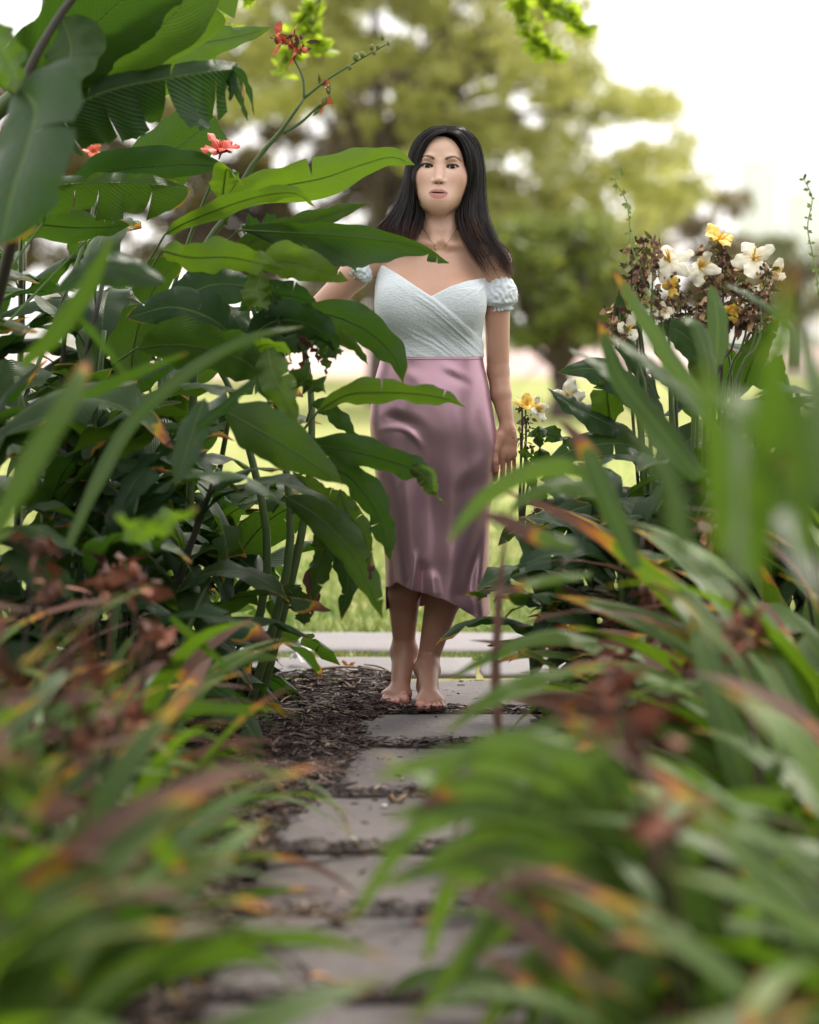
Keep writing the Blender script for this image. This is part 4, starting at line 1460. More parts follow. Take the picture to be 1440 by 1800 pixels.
def leaf_geo(M, S, N, hw, fold=.25, droop=.25, wave=.02, wf=3.0, tears=None, nW=4, seed=0, asym=1.0, roll=0.0, twist=None, flapk=.35):
    """M, S, N, hw sampled along the blade. fold: V angle at the midrib, droop: outward curl, wave: edge ripple (m)"""
    rng = np.random.default_rng(seed)
    n = len(M); t = np.linspace(0, 1, n)
    vs, fs, uvs = [], [], []
    ph = rng.uniform(0, 6.28, 4)
    for side in (-1, 1):
        cuts = [0.0, 1.0]
        if tears:
            cuts = sorted(set([0.0, 1.0] + [a for a, sd in tears if sd == side]))
        for ci in range(len(cuts) - 1):
            ta, tb = cuts[ci], cuts[ci + 1]
            m = max(3, int((tb - ta) * (n - 1)) + 1)
            ts = np.linspace(ta, tb, m)
            torn = len(cuts) > 2
            flap = rng.normal(0, flapk) if torn else 0
            gap = (.10 * (tb - ta) if flapk > .2 else .012) if torn else 0
            slide = rng.uniform(.00, .05) * (1 if flapk > .2 else .3) if torn else 0
            b = len(vs)
            def at(A, q): return np.array([np.interp(q, t, A[:, i]) for i in range(3)])
            for j, q in enumerate(ts):
                for k in range(nW + 1):
                    a = k / nW
                    qq = q
                    if torn:
                        cen = (ta + tb) / 2
                        g = (gap if (0 < ci or j > 0) and (ci < len(cuts) - 2 or j < m - 1) else 0)
                        qq = q + (cen - q) * g * 3 * a ** 2 + slide * a ** 1.4 * 1.0
                        qq = min(max(qq, 0), 1)
                    p, s, nn, w = at(M, qq), at(S, qq), at(N, qq), np.interp(q, t, hw)
                    if torn and a > .8: w = w * (1 - .06 * rng.random())
                    an = fold - droop * a * 1.6 + roll * a + flap * a
                    x = w * a * (1 if side > 0 else asym)
                    off = side * s * x * math.cos(an) + nn * x * math.sin(an)
                    wv = wave * a ** 1.6 * (math.sin(2 * math.pi * wf * q + ph[0] + side) + .5 * math.sin(2 * math.pi * wf * 2.3 * q + ph[1] * side)) * min(1, w / (hw.max() * .5 + 1e-9))
                    vs.append(p + off + nn * wv); uvs.append((.5 + side * a * .5, q))
            for j in range(m - 1):
                for k in range(nW):
                    c = b + j * (nW + 1) + k
                    f = (c, c + 1, c + nW + 2, c + nW + 1)
                    fs.append(f if side > 0 else f[::-1])
    return vs, fs, uvs

MIDRIB_R = .0022
def add_leaf(parent, mid, width, tilt=0.0, origin=None, prof=prof_canna, n=30, tint=.3, dry=.06, petiole=None, name='leaf', mat=None, view=True, side0=None, nW=4, rib=True, label=None, flip=False, **kw):
    """one leaf as its own mesh. mid: world points; width: full width in metres; tilt in degrees away from facing the camera"""
    M = catmull(mid, n)
    if side0 is None:
        c = M[len(M) // 2]; vd = c - np.array(cam.location); vd /= np.linalg.norm(vd)
        T0 = M[1] - M[0]; T0 /= np.linalg.norm(T0)
        s = np.cross(T0, vd)                     # in the picture plane, square to the blade
        s /= np.linalg.norm(s)
        a = R(tilt); s = s * math.cos(a) + np.cross(T0, s) * math.sin(a)
    else: s = np.array(side0)
    if flip: s = -s
    T, S, N = frames(M, s)
    hw = prof(np.linspace(0, 1, n + 1)) * width / 2
    rg = np.random.default_rng(kw.get('seed', 0) + 500)
    if width > .05: hw = hw * (1 + .05 * np.sin(np.linspace(0, rg.uniform(9, 22), n + 1) + rg.uniform(0, 6)) + .03 * np.sin(np.linspace(0, rg.uniform(30, 50), n + 1)))
    org = np.array(parent.location if origin is None else origin)
    if width > .05 and mat is None and not kw.get('tears') and n >= 30 and rg.random() < .75:
        kw['tears'] = [(float(rg.uniform(.30, .92)), int(rg.choice([-1, 1]))) for _ in range(int(rg.integers(1, 4)))]; kw['flapk'] = .10
    vs, fs, uvs = leaf_geo(M, S, N, hw, nW=nW, **kw)
    mb = MB(); mb.add([np.array(v) - org for v in vs], fs, uvs)
    if rib:
        k = max(2, int(n * .95))
        rr = [MIDRIB_R * (1.25 - .9 * i / k) * (1 if width > .05 else .4) for i in range(k)]
        b = len(mb.v)
        mb.tube([Vector(M[i] - org - N[i] * MIDRIB_R * .4) for i in range(k)], rr, 5, cap=False)
        for i in range(b, len(mb.uv)): mb.uv[i] = (.5, mb.uv[i][1] * .8)
    if petiole is not None:
        p = [np.array(q) - org for q in petiole] + [M[0] - org]
        b = len(mb.v)
        pts = catmull(p, 8)
        mb.tube(pts, [MIDRIB_R * 1.9 - MIDRIB_R * .7 * i / 8 for i in range(9)], 6, cap=False)
        for i in range(b, len(mb.uv)): mb.uv[i] = (.5, .02)
    o = link(name, mb.mesh(name, mat or CANNA), parent)
    o['tint'] = float(tint); o['dry'] = float(dry)
    if label: o['label'] = label
    return o

def PXP(pts, D0, D1=None, bow=0.0):
    """picture pixels to world points, depth running from D0 (base) to D1 (tip)"""
    D1 = D0 if D1 is None else D1
    n = len(pts); out = []
    for i, (a, b) in enumerate(pts):
        t = i / (n - 1)
        out.append(W(a, b, D0 + (D1 - D0) * t - bow * math.sin(math.pi * t)))
    return out

def hero(parent, pts, wpx, D0, D1=None, bow=0.0, tilt=0.0, **kw):
    D1 = D0 if D1 is None else D1
    w = wpx * ((D0 + D1) / 2) / FPX / max(.25, math.cos(R(tilt)))
    return add_leaf(parent, PXP(pts, D0, D1, bow), w, tilt, **kw)

def stem_part(parent, pts, r0, r1, name='stem', mat=None, n=16):
    org = np.array(parent.location)
    P = catmull([np.array(p) - org for p in pts], n)
    mb = MB(); mb.tube(P, [r0 + (r1 - r0) * i / n for i in range(n + 1)], 8)
    return mb.build(name, mat or STEM, parent)

# ---- canna flowers and dried heads
def petal_mesh(L, w, curl, seed, ruff=.12):
    rng = np.random.default_rng(seed)
    n = 9
    M = np.array([[0, L * (math.sin(curl * i / n) / max(curl, .01)), L * ((1 - math.cos(curl * i / n)) / max(curl, .01))] for i in range(n + 1)])
    T, S, N = frames(M, (1, 0, 0))
    t = np.linspace(0, 1, n + 1)
    hw = w / 2 * (np.sin(np.pi * np.clip(t, 0, 1) ** .75 * .93) ** .7) + .0015
    return leaf_geo(M, S, N, hw, fold=.25, droop=.3, wave=w * ruff, wf=2.2, nW=4, seed=seed)

def flower(parent, loc, size, mats, seed, n=5, up=Vector((0, -.5, .85)), name='flower', spread=1.1):
    """canna bloom: a few broad ruffled petals and a centre of narrow staminodes"""
    rng = random.Random(seed)
    org = np.array(parent.location)
    Z = up.normalized(); Xv = Z.cross(Vector((0, 0, 1)) if abs(Z.z) < .9 else Vector((1, 0, 0))).normalized(); Yv = Z.cross(Xv)
    for i in range(n):
        a = 2 * math.pi * i / n + rng.uniform(-.35, .35); b = rng.uniform(.5, spread)
        out = Xv * math.cos(a) + Yv * math.sin(a)
        fwd = (Z * math.cos(b) + out * math.sin(b)).normalized()
        sd = fwd.cross(Z).normalized() if fwd.cross(Z).length > .01 else Xv
        nm = sd.cross(fwd)
        vs, fs, uvs = petal_mesh(size * rng.uniform(.8, 1.15), size * rng.uniform(.50, .72), rng.uniform(.3, 1.2), seed * 10 + i)
        mb = MB(); mb.add([Vector(loc) - Vector(org) + sd * v[0] + fwd * v[1] - nm * v[2] for v in vs], fs, uvs)
        mb.build('petal', mats[0], parent)
    mb = MB()
    for i in range(6):
        a = rng.uniform(0, 6.28); b = rng.uniform(.1, .7)
        out = Xv * math.cos(a) + Yv * math.sin(a); fwd = (Z * math.cos(b) + out * math.sin(b)).normalized()
        p = Vector(loc) - Vector(org)
        mb.tube([p - Z * .01, p + fwd * size * .3, p + fwd * size * .6 + out * size * .05], [size * .03, size * .045, size * .02], 5)
    mb.build('flower_centre', mats[1], parent)
    mb = MB(); p = Vector(loc) - Vector(org)
    mb.tube([p - Z * size * .35, p - Z * size * .12, p], [size * .03, size * .05, size * .10], 6)
    mb.build('calyx', STEM, parent)

def scrap_cluster(parent, pts, n, size, mats, seed, name='dried_flower_head', spread=.02):
    """withered petals, pods and bracts crowded round the given points"""
    rng = random.Random(seed); org = Vector(parent.location)
    mb = MB()
    for k in range(n):
        c = Vector(rng.choice(pts)) - org + Vector((rng.gauss(0, spread), rng.gauss(0, spread), rng.gauss(0, spread * .8)))
        d = Vector((rng.gauss(0, 1), rng.gauss(0, 1), rng.gauss(-.35, 1))).normalized()
        s = d.cross(Vector((rng.random(), rng.random(), .3))).normalized(); nn = d.cross(s)
        L = size * rng.uniform(.5, 1.4); w = L * rng.uniform(.15, .4)
        mi = rng.randrange(len(mats))
        if rng.random() < .25:
            vs, fs = _ellipsoid((0, 0, 0), (w * .6, w * .6, w * .9), 7, 5)
            mb.add([c + Vector(v) for v in vs], fs, None, mi)
            continue
        b = rng.uniform(-.5, .5) * L
        p = [c, c + d * L * .4 + s * w + nn * b * .4, c + d * L * .4 - s * w + nn * b * .2, c + d * L * .8 + s * w * .7 + nn * b, c + d * L * .8 - s * w * .5 + nn * b * 1.2, c + d * L * 1.05 + nn * b * 1.6]
        mb.add(p, [(0, 1, 2), (1, 3, 4, 2), (3, 5, 4)], None, mi)
    return mb.build(name, mats, parent, sm=False)
# ================================================================ left border
LEFT = []
def plant(name, x, y, label, cat, group=None):
    o = empty(name, (x, y, -.03)); tag(o, label, cat, group); return o

RED = simple_mat('coral_petal', (.62, .10, .075), .55)
ORANGE = simple_mat('orange_petal', (.65, .13, .05), .55)
_t = RED.node_tree.nodes['Principled BSDF']; _t.inputs['Subsurface Weight'].default_value = .1
WHITEP = simple_mat('cream_petal', (.82, .78, .62), .55)
YELLOWP = simple_mat('yellow_petal', (.80, .52, .08), .55)

def left_heroes():
    # --- banana-like plant with the largest leaves, top left
    A = plant('banana_plant', -1.12, 5.9, 'tall banana-like plant with huge ribbed leaves, some torn, filling the top left corner', 'plant')
    stem_part(A, [(-1.12, 5.9, -.05), (-1.10, 5.88, .9), (-1.13, 5.86, 1.45), W(62, 120, 5.8), W(98, -120, 5.7)], .034, .016, mat=STEM)
    stem_part(A, [(-1.10, 5.88, .9), W(40, 330, 5.6), W(30, 180, 5.5), W(110, 20, 5.5), W(190, -60, 5.5)], .016, .008, mat=STEM_D)
    hero(A, [(70, 190), (95, 120), (165, 45), (245, -30), (330, -120)], 185, 5.85, 5.6, .05, 18, prof=prof_banana, tint=.12, dry=.01, wave=.006, droop=.15, fold=.25, nW=6, n=40)
    hero(A, [(35, 225), (95, 140), (200, 92), (300, 30), (395, -80)], 128, 5.9, 5.8, .05, 8, prof=prof_banana, tint=.34, dry=.01, wave=.006, wf=2, nW=6, n=40, seed=3)
    hero(A, [(60, 215), (130, 172), (240, 100), (345, 40), (420, -60)], 92, 6.05, 5.95, .05, 25, prof=prof_banana, tint=.50, dry=.01, wave=.006, nW=6, n=40, seed=4)
    hero(A, [(110, 30), (125, 90), (100, 150), (60, 200)], 110, 5.6, 5.5, .0, 35, prof=prof_canna, tint=.25, dry=.02, wave=.012, wf=2.5, seed=5)
    hero(A, [(255, 110), (320, 82), (400, 66), (482, 47)], 56, 6.3, 6.35, .02, -15, tint=.50, dry=.03, wave=.007, wf=2.5, seed=6, petiole=[W(120, 190, 6.0), W(200, 140, 6.1)])
    hero(A, [(235, 175), (300, 135), (350, 112), (386, 104)], 62, 6.4, 6.45, 0, 20, tint=.62, dry=.02, wave=.004, seed=7, petiole=[W(120, 220, 6.0)])
    # big torn leaf, its near half hanging down in strips
    tears = [(.16, 1), (.34, 1), (.47, 1), (.58, 1), (.66, 1), (.73, 1), (.80, 1), (.86, 1), (.91, 1), (.96, 1), (.3, -1), (.6, -1), (.8, -1)]
    hero(A, [(60, 210), (120, 188), (200, 156), (300, 136), (380, 124), (425, 122)], 190, 5.72, 6.0, .05, 6, prof=prof_banana, tint=.06, dry=.035, fold=.25, droop=-.02, wave=.006, wf=5, tears=tears, nW=7, n=70, seed=8, asym=.25, flip=True, petiole=[(-1.10, 5.9, 1.25)])
    for k, (a, b, c) in enumerate([((398, 118), (408, 150), (404, 178)), ((402, 118), (430, 140), (448, 205)), ((396, 122), (420, 170), (436, 214))]):
        hero(A, [a, b, c], 20 - 4 * k, 5.98, 5.93, .01, 30, prof=prof_strap, tint=.05, dry=.05, rib=False, seed=80 + k, n=12, nW=2, wave=.003, name='torn_strip', label='curled torn strip at the end of the torn leaf')
    # dark round-ended leaf nearest, hanging at the left edge
    hero(A, [(30, 150), (62, 190), (48, 260), (22, 340), (2, 430)], 205, 4.95, 4.75, .03, 10, prof=prof_banana, tint=.06, dry=.02, wave=.006, wf=2, nW=6, n=36, seed=9, petiole=[(-1.05, 5.6, 1.5), W(-20, 120, 5.2)])
    hero(A, [(-30, 30), (0, 90), (22, 130), (30, 160)], 70, 5.0, 4.9, 0, 40, tint=.45, dry=.02, wave=.01, seed=10, petiole=[W(-80, 60, 5.4)])
    hero(A, [(120, 330), (190, 300), (270, 292), (340, 288), (405, 296)], 66, 6.2, 6.4, .03, 25, tint=.05, dry=.02, wave=.004, seed=11, petiole=[(-1.09, 5.9, 1.1)])
    hero(A, [(240, 330), (300, 270), (355, 225), (378, 205)], 105, 6.5, 6.5, .0, 10, tint=.22, dry=.02, wave=.004, seed=12, prof=prof_banana, petiole=[(-1.09, 5.9, 1.0)])
    tears = [(.2, 1), (.33, 1), (.45, 1), (.57, 1), (.7, 1), (.83, 1), (.5, -1)]
    hero(A, [(-10, 345), (60, 330), (150, 322), (240, 322), (335, 330)], 150, 5.9, 6.2, .03, 8, prof=prof_banana, tint=.25, dry=.03, fold=.3, droop=-.05, wave=.012, wf=4, tears=tears, nW=6, n=60, seed=13, asym=.25, flip=True, petiole=[(-1.1, 5.88, 1.0)])
    hero(A, [(10, 380), (80, 395), (160, 400), (235, 395)], 60, 6.2, 6.3, .0, 20, tint=.18, dry=.04, wave=.008, seed=14)
    # --- canna with the red flowers: long stem rising to the right
    B = plant('canna_plant', -.62, 6.35, 'tall canna with long bright leaves reaching to the woman and a coral flower', 'plant')
    stem_part(B, [(-.62, 6.35, -.05), (-.60, 6.33, .55), W(352, 480, 6.3), W(396, 385, 6.3), W(437, 300, 6.3), W(495, 228, 6.3), W(535, 172, 6.3)], .014, .004)
    stem_part(B, [W(535, 172, 6.3), W(575, 140, 6.3), W(620, 112, 6.3), W(682, 76, 6.3)], .0042, .0018, 'flower_stalk')
    stem_part(B, [W(535, 172, 6.3), W(532, 135, 6.3), W(516, 102, 6.3)], .0042, .003, 'flower_stalk')
    stem_part(B, [W(498, 233, 6.3), W(530, 214, 6.3), W(562, 184, 6.3)], .0055, .003, 'flower_stalk')
    pod = simple_mat('seed_pod', (.14, .18, .05), .6)
    for k, (a, b, r) in enumerate([(625, 100, 6.5), (637, 96, 5), (653, 83, 5), (658, 92, 4.5), (664, 82, 4), (672, 66, 4.5), (615, 118, 4.5), (683, 76, 3.2)]):
        c = np.array(W(a, b, 6.3)) - np.array(B.location)
        mb = MB(); s = r / 640
        mb.add(*_ellipsoid(c, (s * .8, s * .8, s * 1.15), 9, 7)); mb.tube([Vector(c) + Vector((0, 0, s)), Vector(c) + Vector((0, 0, s * 2.1))], [.0012, .0003], 4)
        mb.build('seed_pod', pod, B)
    scrap_cluster(B, [W(512, 80, 6.3), W(520, 66, 6.3), W(500, 72, 6.3), W(526, 84, 6.3), W(488, 66, 6.3)], 46, .030, [ORANGE, simple_mat('rust', (.40, .07, .03), .7), DRY], 3, 'withered_flower', .010)
    scrap_cluster(B, [W(578, 160, 6.3), W(570, 178, 6.3), W(562, 150, 6.3)], 16, .028, [ORANGE, pod], 4, 'withered_flower', .005)
    flower(B, W(388, 268, 6.35), .060, [RED, ORANGE], 5, 5, Vector((.25, -.45, .8)))
    stem_part(A, [(-1.10, 5.95, .6), W(150, 420, 6.45), W(163, 285, 6.5)], .006, .004, 'flower_stalk')
    flower(A, W(163, 268, 6.5), .034, [ORANGE, RED], 6, 5, Vector((.1, -.5, .6)))
    stem_part(B, [W(300, 520, 6.4), W(340, 400, 6.4), W(388, 285, 6.36)], .006, .004, 'flower_stalk')
    hero(B, [(402, 352), (440, 338), (500, 326), (570, 312), (640, 288), (690, 276), (730, 290)], 70, 6.25, 6.30, .05, 22, tint=.86, dry=.03, wave=.010, wf=2.2, seed=20, n=40, nW=6, petiole=[W(398, 395, 6.3)])
    hero(B, [(392, 350), (395, 320), (402, 296), (430, 330)], 50, 6.25, 6.2, .02, 30, tint=.80, dry=.02, wave=.006, seed=21)
    hero(B, [(290, 412), (330, 390), (400, 362), (462, 344), (520, 340), (556, 366)], 36, 6.15, 6.1, .02, 38, tint=.74, dry=.03, wave=.005, seed=22, petiole=[W(262, 460, 6.25)])
    hero(B, [(395, 446), (460, 418), (530, 394), (590, 374), (650, 357)], 44, 6.1, 6.15, .02, 25, tint=.38, dry=.02, wave=.006, wf=3.5, seed=23, petiole=[W(358, 470, 6.28)])
    tears = [(.88, 1), (.93, 1)]
    hero(B, [(420, 404), (500, 408), (580, 412), (660, 420), (730, 434), (790, 462)], 104, 6.05, 6.1, .03, 18, tint=.16, dry=.02, wave=.006, wf=2, seed=24, n=44, nW=6, asym=.40, flip=True, tears=tears, petiole=[W(362, 460, 6.25)])
    hero(B, [(425, 397), (455, 398), (500, 402), (545, 405)], 26, 6.3, 6.35, 0, 55, tint=.04, dry=.02, seed=25)
    hero(B, [(285, 440), (335, 452), (400, 452), (455, 462), (500, 476)], 56, 5.85, 5.95, .02, 28, tint=.72, dry=.03, wave=.014, wf=2.6, seed=26, petiole=[W(250, 500, 6.2)])
    hero(B, [(455, 470), (500, 458), (555, 472), (614, 494)], 66, 5.98, 6.0, .02, 15, tint=.95, dry=.07, wave=.008, seed=27, petiole=[W(400, 470, 6.1)])
    hero(B, [(488, 462), (505, 448), (525, 440), (542, 434)], 26, 6.0, 6.02, 0, 25, tint=.9, dry=.02, seed=28)
    hero(B, [(462, 478), (452, 505), (458, 528), (472, 546)], 54, 5.95, 5.9, 0, 15, tint=.78, dry=.02, seed=29)
    hero(B, [(535, 450), (570, 440), (605, 452), (628, 478)], 34, 6.1, 6.1, .01, 20, tint=.3, dry=.02, seed=30, wave=.004)
    # --- lower canna in front of the arm and the skirt
    Cc = plant('canna_plant', -.46, 6.15, 'drooping canna whose leaves hang in front of the skirt', 'plant')
    for pts in ([(-.46, 6.15, -.05), W(505, 1000, 6.15), W(500, 800, 6.15), W(470, 640, 6.1), W(440, 520, 6.05)],
                [(-.50, 6.2, -.05), W(470, 1000, 6.2), W(430, 760, 6.2), W(380, 640, 6.2), W(300, 560, 6.2)],
                [(-.43, 6.22, -.05), W(528, 950, 6.2), W(548, 760, 6.2), W(540, 640, 6.2), W(520, 575, 6.2)]):
        stem_part(Cc, pts, .013, .006)
    J = lambda a, b, d=6.15: W(a, b, d)
    hero(Cc, [(528, 548), (590, 556), (650, 584), (694, 628), (710, 676)], 66, 6.1, 6.05, .02, 22, tint=.14, dry=.05, wave=.010, wf=2.5, seed=40, n=36, nW=6, petiole=[J(535, 640)])
    hero(Cc, [(545, 575), (590, 588), (625, 612), (648, 642)], 26, 6.05, 6.0, .01, 35, tint=.70, dry=.03, seed=41, wave=.004, petiole=[J(535, 600)])
    hero(Cc, [(450, 560), (500, 545), (550, 552), (586, 562)], 34, 6.0, 5.95, .01, 45, tint=.05, dry=.02, seed=42, wave=.005, petiole=[J(470, 600)])
    hero(Cc, [(488, 500), (478, 530), (486, 556), (495, 578)], 26, 5.95, 5.9, 0, 40, tint=.10, dry=.02, seed=43)
    hero(Cc, [(535, 570), (560, 588), (580, 612), (592, 636)], 30, 5.95, 5.9, 0, 30, tint=.05, dry=.05, seed=44, petiole=[J(520, 580)])
    hero(Cc, [(560, 600), (572, 630), (574, 660)], 18, 5.98, 5.98, 0, 15, tint=.68, dry=.10, seed=45)
    for k, (a, b) in enumerate([((534, 560), (524, 622)), ((540, 590), (530, 648)), ((545, 600), (560, 640))]):
        hero(Cc, [a, ((a[0] + b[0]) / 2 + 3, (a[1] + b[1]) / 2), b], 9, 6.0, 6.0, 0, 30, tint=.0, dry=1.0, rib=False, seed=46 + k, n=8, nW=1, name='dry_strand')
    hero(Cc, [(240, 612), (320, 606), (400, 622), (452, 652), (474, 712)], 105, 5.9, 5.75, .03, 28, tint=.22, dry=.03, wave=.010, seed=50, n=36, nW=6, petiole=[J(200, 640, 6.2)])
    hero(Cc, [(470, 610), (478, 650), (500, 700), (522, 748)], 60, 5.75, 5.7, .02, 22, tint=.72, dry=.07, wave=.010, seed=51, petiole=[J(480, 640, 6.0)])
    hero(Cc, [(432, 640), (450, 612), (480, 606), (506, 622), (512, 640)], 34, 5.8, 5.75, .02, 30, tint=.82, dry=.02, wave=.006, seed=52)
    hero(Cc, [(395, 722), (460, 758), (530, 800), (604, 852)], 92, 5.65, 5.6, .03, 15, tint=.34, dry=.03, wave=.006, wf=2, seed=53, n=34, nW=6, petiole=[J(430, 760, 6.0)])
    hero(Cc, [(505, 672), (540, 668), (575, 692)], 42, 5.95, 5.9, .01, 25, tint=.30, dry=.03, seed=54, petiole=[J(495, 720)])
    hero(Cc, [(548, 712), (575, 718), (610, 752), (634, 782)], 32, 6.0, 5.98, .01, 20, tint=.14, dry=.04, seed=55, wave=.008, petiole=[J(540, 740)])
    hero(Cc, [(560, 722), (610, 694), (665, 690), (730, 692), (780, 700), (820, 716)], 48, 5.85, 5.8, .02, 32, tint=.48, dry=.04, wave=.008, wf=2.4, seed=56, n=36, nW=5, petiole=[J(530, 760)])
    hero(Cc, [(520, 782), (585, 786), (650, 800), (710, 818), (745, 832), (768, 866)], 54, 5.85, 5.8, .03, 25, tint=.12, dry=.05, wave=.010, wf=2.6, seed=57, n=38, nW=5, petiole=[J(515, 800)])
    hero(Cc, [(720, 820), (745, 836), (758, 858), (766, 872)], 36, 5.79, 5.78, 0, 20, tint=.80, dry=.06, seed=58, wave=.004)
    hero(Cc, [(762, 862), (775, 878), (794, 894)], 4, 5.78, 5.78, 0, 0, tint=.9, dry=.3, seed=59, rib=False, n=8, nW=1, prof=prof_strap, name='leaf_thread')
    hero(Cc, [(560, 812), (615, 838), (656, 888), (676, 940), (688, 990)], 58, 5.9, 5.85, .02, 28, tint=.12, dry=.04, wave=.009, seed=60, n=32, petiole=[J(520, 840)])
    hero(Cc, [(500, 872), (560, 908), (615, 965), (650, 1030), (673, 1088)], 66, 5.75, 5.65, .02, 22, tint=.30, dry=.04, wave=.007, seed=61, n=34, nW=5, petiole=[J(480, 900)])
    hero(Cc, [(545, 890), (590, 940), (612, 1010), (600, 1092)], 60, 5.95, 5.9, .02, 20, tint=.10, dry=.09, wave=.012, seed=62, petiole=[J(515, 900)])
    hero(Cc, [(560, 905), (572, 960), (560, 1010), (548, 1062)], 44, 5.98, 5.95, .01, 20, tint=.30, dry=.10, wave=.010, seed=63)
    hero(Cc, [(598, 860), (612, 900), (640, 940), (650, 990)], 40, 5.95, 5.92, .0, 20, tint=.5, dry=.14, wave=.008, seed=64)
    hero(Cc, [(500, 1030), (528, 1062), (535, 1102)], 40, 6.05, 6.0, .0, 20, tint=.25, dry=.06, seed=65, petiole=[J(505, 1060)])
    hero(Cc, [(515, 830), (560, 870), (600, 885), (640, 905)], 40, 6.05, 6.05, .0, 35, tint=.65, dry=.03, seed=66, wave=.006)
    hero(Cc, [(420, 600), (370, 560), (300, 540), (220, 560)], 88, 6.05, 5.9, .04, 25, tint=.04, dry=.03, seed=67, wave=.008, petiole=[J(450, 650)])
    hero(Cc, [(440, 545), (400, 560), (340, 560), (290, 575)], 60, 6.2, 6.1, .02, 25, tint=.10, dry=.04, seed=68, wave=.008)
    hero(Cc, [(470, 560), (430, 590), (400, 620), (440, 600)], 60, 6.25, 6.2, .02, 25, tint=.02, dry=.04, seed=69, wave=.008)
    hero(Cc, [(450, 505), (380, 500), (330, 520), (280, 560)], 80, 6.3, 6.2, .02, 20, tint=.02, dry=.02, seed=70, wave=.008)
    hero(Cc, [(360, 700), (338, 760), (322, 810), (308, 855)], 52, 5.3, 5.2, .0, 25, tint=.10, dry=.02, seed=71, wave=.004, n=24)
    hero(Cc, [(290, 495), (200, 470), (150, 478), (90, 520)], 62, 5.0, 5.0, .02, 30, tint=.08, dry=.02, seed=72, wave=.005)
    hero(Cc, [(560, 985), (545, 1020), (552, 1050), (548, 1085)], 26, 6.0, 6.0, 0, 20, tint=.2, dry=1.0, seed=73, wave=.006)
    hero(Cc, [(646, 975), (652, 1000), (650, 1022)], 12, 5.6, 5.6, 0, 10, tint=.6, dry=.75, seed=74)
    hero(Cc, [(430, 600), (480, 566), (530, 566), (575, 590), (600, 625)], 70, 5.95, 5.9, .02, 20, tint=.04, dry=.04, seed=95, wave=.010)
    hero(Cc, [(420, 545), (470, 520), (520, 522), (562, 540)], 56, 6.1, 6.1, .02, 20, tint=.02, dry=.03, seed=96, wave=.008)
    hero(Cc, [(560, 600), (520, 590), (470, 610), (430, 650)], 60, 6.1, 6.0, .02, 20, tint=.08, dry=.05, seed=97, wave=.008)
    return A, B, Cc
left_heroes()

# ---- generic canna plants that thicken the mass
def canna_pool(seed, k=9):
    """leaf meshes growing from the origin towards +x, arching; about 1 m long before scaling"""
    rng = np.random.default_rng(seed); out = []
    for i in range(k):
        a0 = rng.uniform(.7, 1.25); cur = rng.uniform(1.0, 2.3); n = 18
        M = [np.zeros(3)]; a = a0
        for j in range(n):
            M.append(M[-1] + np.array([math.cos(a), rng.normal(0, .004), math.sin(a)]) / n); a -= cur / n
        M = np.array(M); T, S, N = frames(M, (0, 1, 0))
        t = np.linspace(0, 1, n + 1)
        hw = prof_canna(np.clip((t - .10) / .90, 0, 1)) * rng.uniform(.11, .15) + .006
        tears = [(.55, 1), (.7, 1), (.82, 1), (.75, -1)] if i % 3 == 2 else ([(.6, -1)] if i % 3 == 1 else None)
        vs, fs, uvs = leaf_geo(M, S, N, hw, fold=rng.uniform(.1, .4), droop=rng.uniform(.1, .5), wave=.022, wf=2.4, nW=3, seed=seed * 31 + i, tears=tears)
        mb = MB(); mb.add(vs, fs, uvs); mb.tube([Vector(p - q * .003) for p, q in zip(M, N)][:16], [.006 * (1 - .05 * j) for j in range(16)], 4, cap=False)
        out.append(mb.mesh('leaf', CANNA))
    return out
POOL = canna_pool(2)

def canna(x, y, h, n, label, seed, lean=0.0, size=.46, tint=(.0, .32), dry=.06, group='cannas massed in the left border', bias=None, stems=2):
    rng = random.Random(seed)
    o = plant('canna_plant', x, y, label, 'plant', group)
    for s in range(stems):
        hh = h * rng.uniform(.8, 1.0)
        bx, by = rng.gauss(0, .05), rng.gauss(0, .05)
        top = Vector((bx + lean + rng.gauss(0, .06), by + rng.gauss(0, .08), hh))
        midp = Vector((bx + lean * .35, by, hh * .5))
        P = catmull([(bx, by, -.02), midp, top], 12)
        mb = MB(); mb.tube(P, [.014 - .0006 * i for i in range(13)], 7); mb.build('stem', STEM if s % 2 else STEM_D, o)
        m = n // stems
        for k in range(m):
            t = .22 + .78 * (k + rng.random() * .5) / m
            p = P[min(12, int(t * 12))]
            a = rng.uniform(0, 6.283) if bias is None else rng.gauss(bias, 1.1)
            l = link('leaf', rng.choice(POOL), o, tuple(p), (rng.gauss(0, .15), rng.gauss(0.05, .3) + (.35 if t < .5 else -.1), a))
            sc = size * rng.uniform(.75, 1.2); l.scale = (sc, sc, sc)
            l['tint'] = rng.uniform(*tint); l['dry'] = max(0.0, rng.gauss(dry, .05)) if t > .45 else max(0, rng.gauss(dry + .08, .1))
    return o

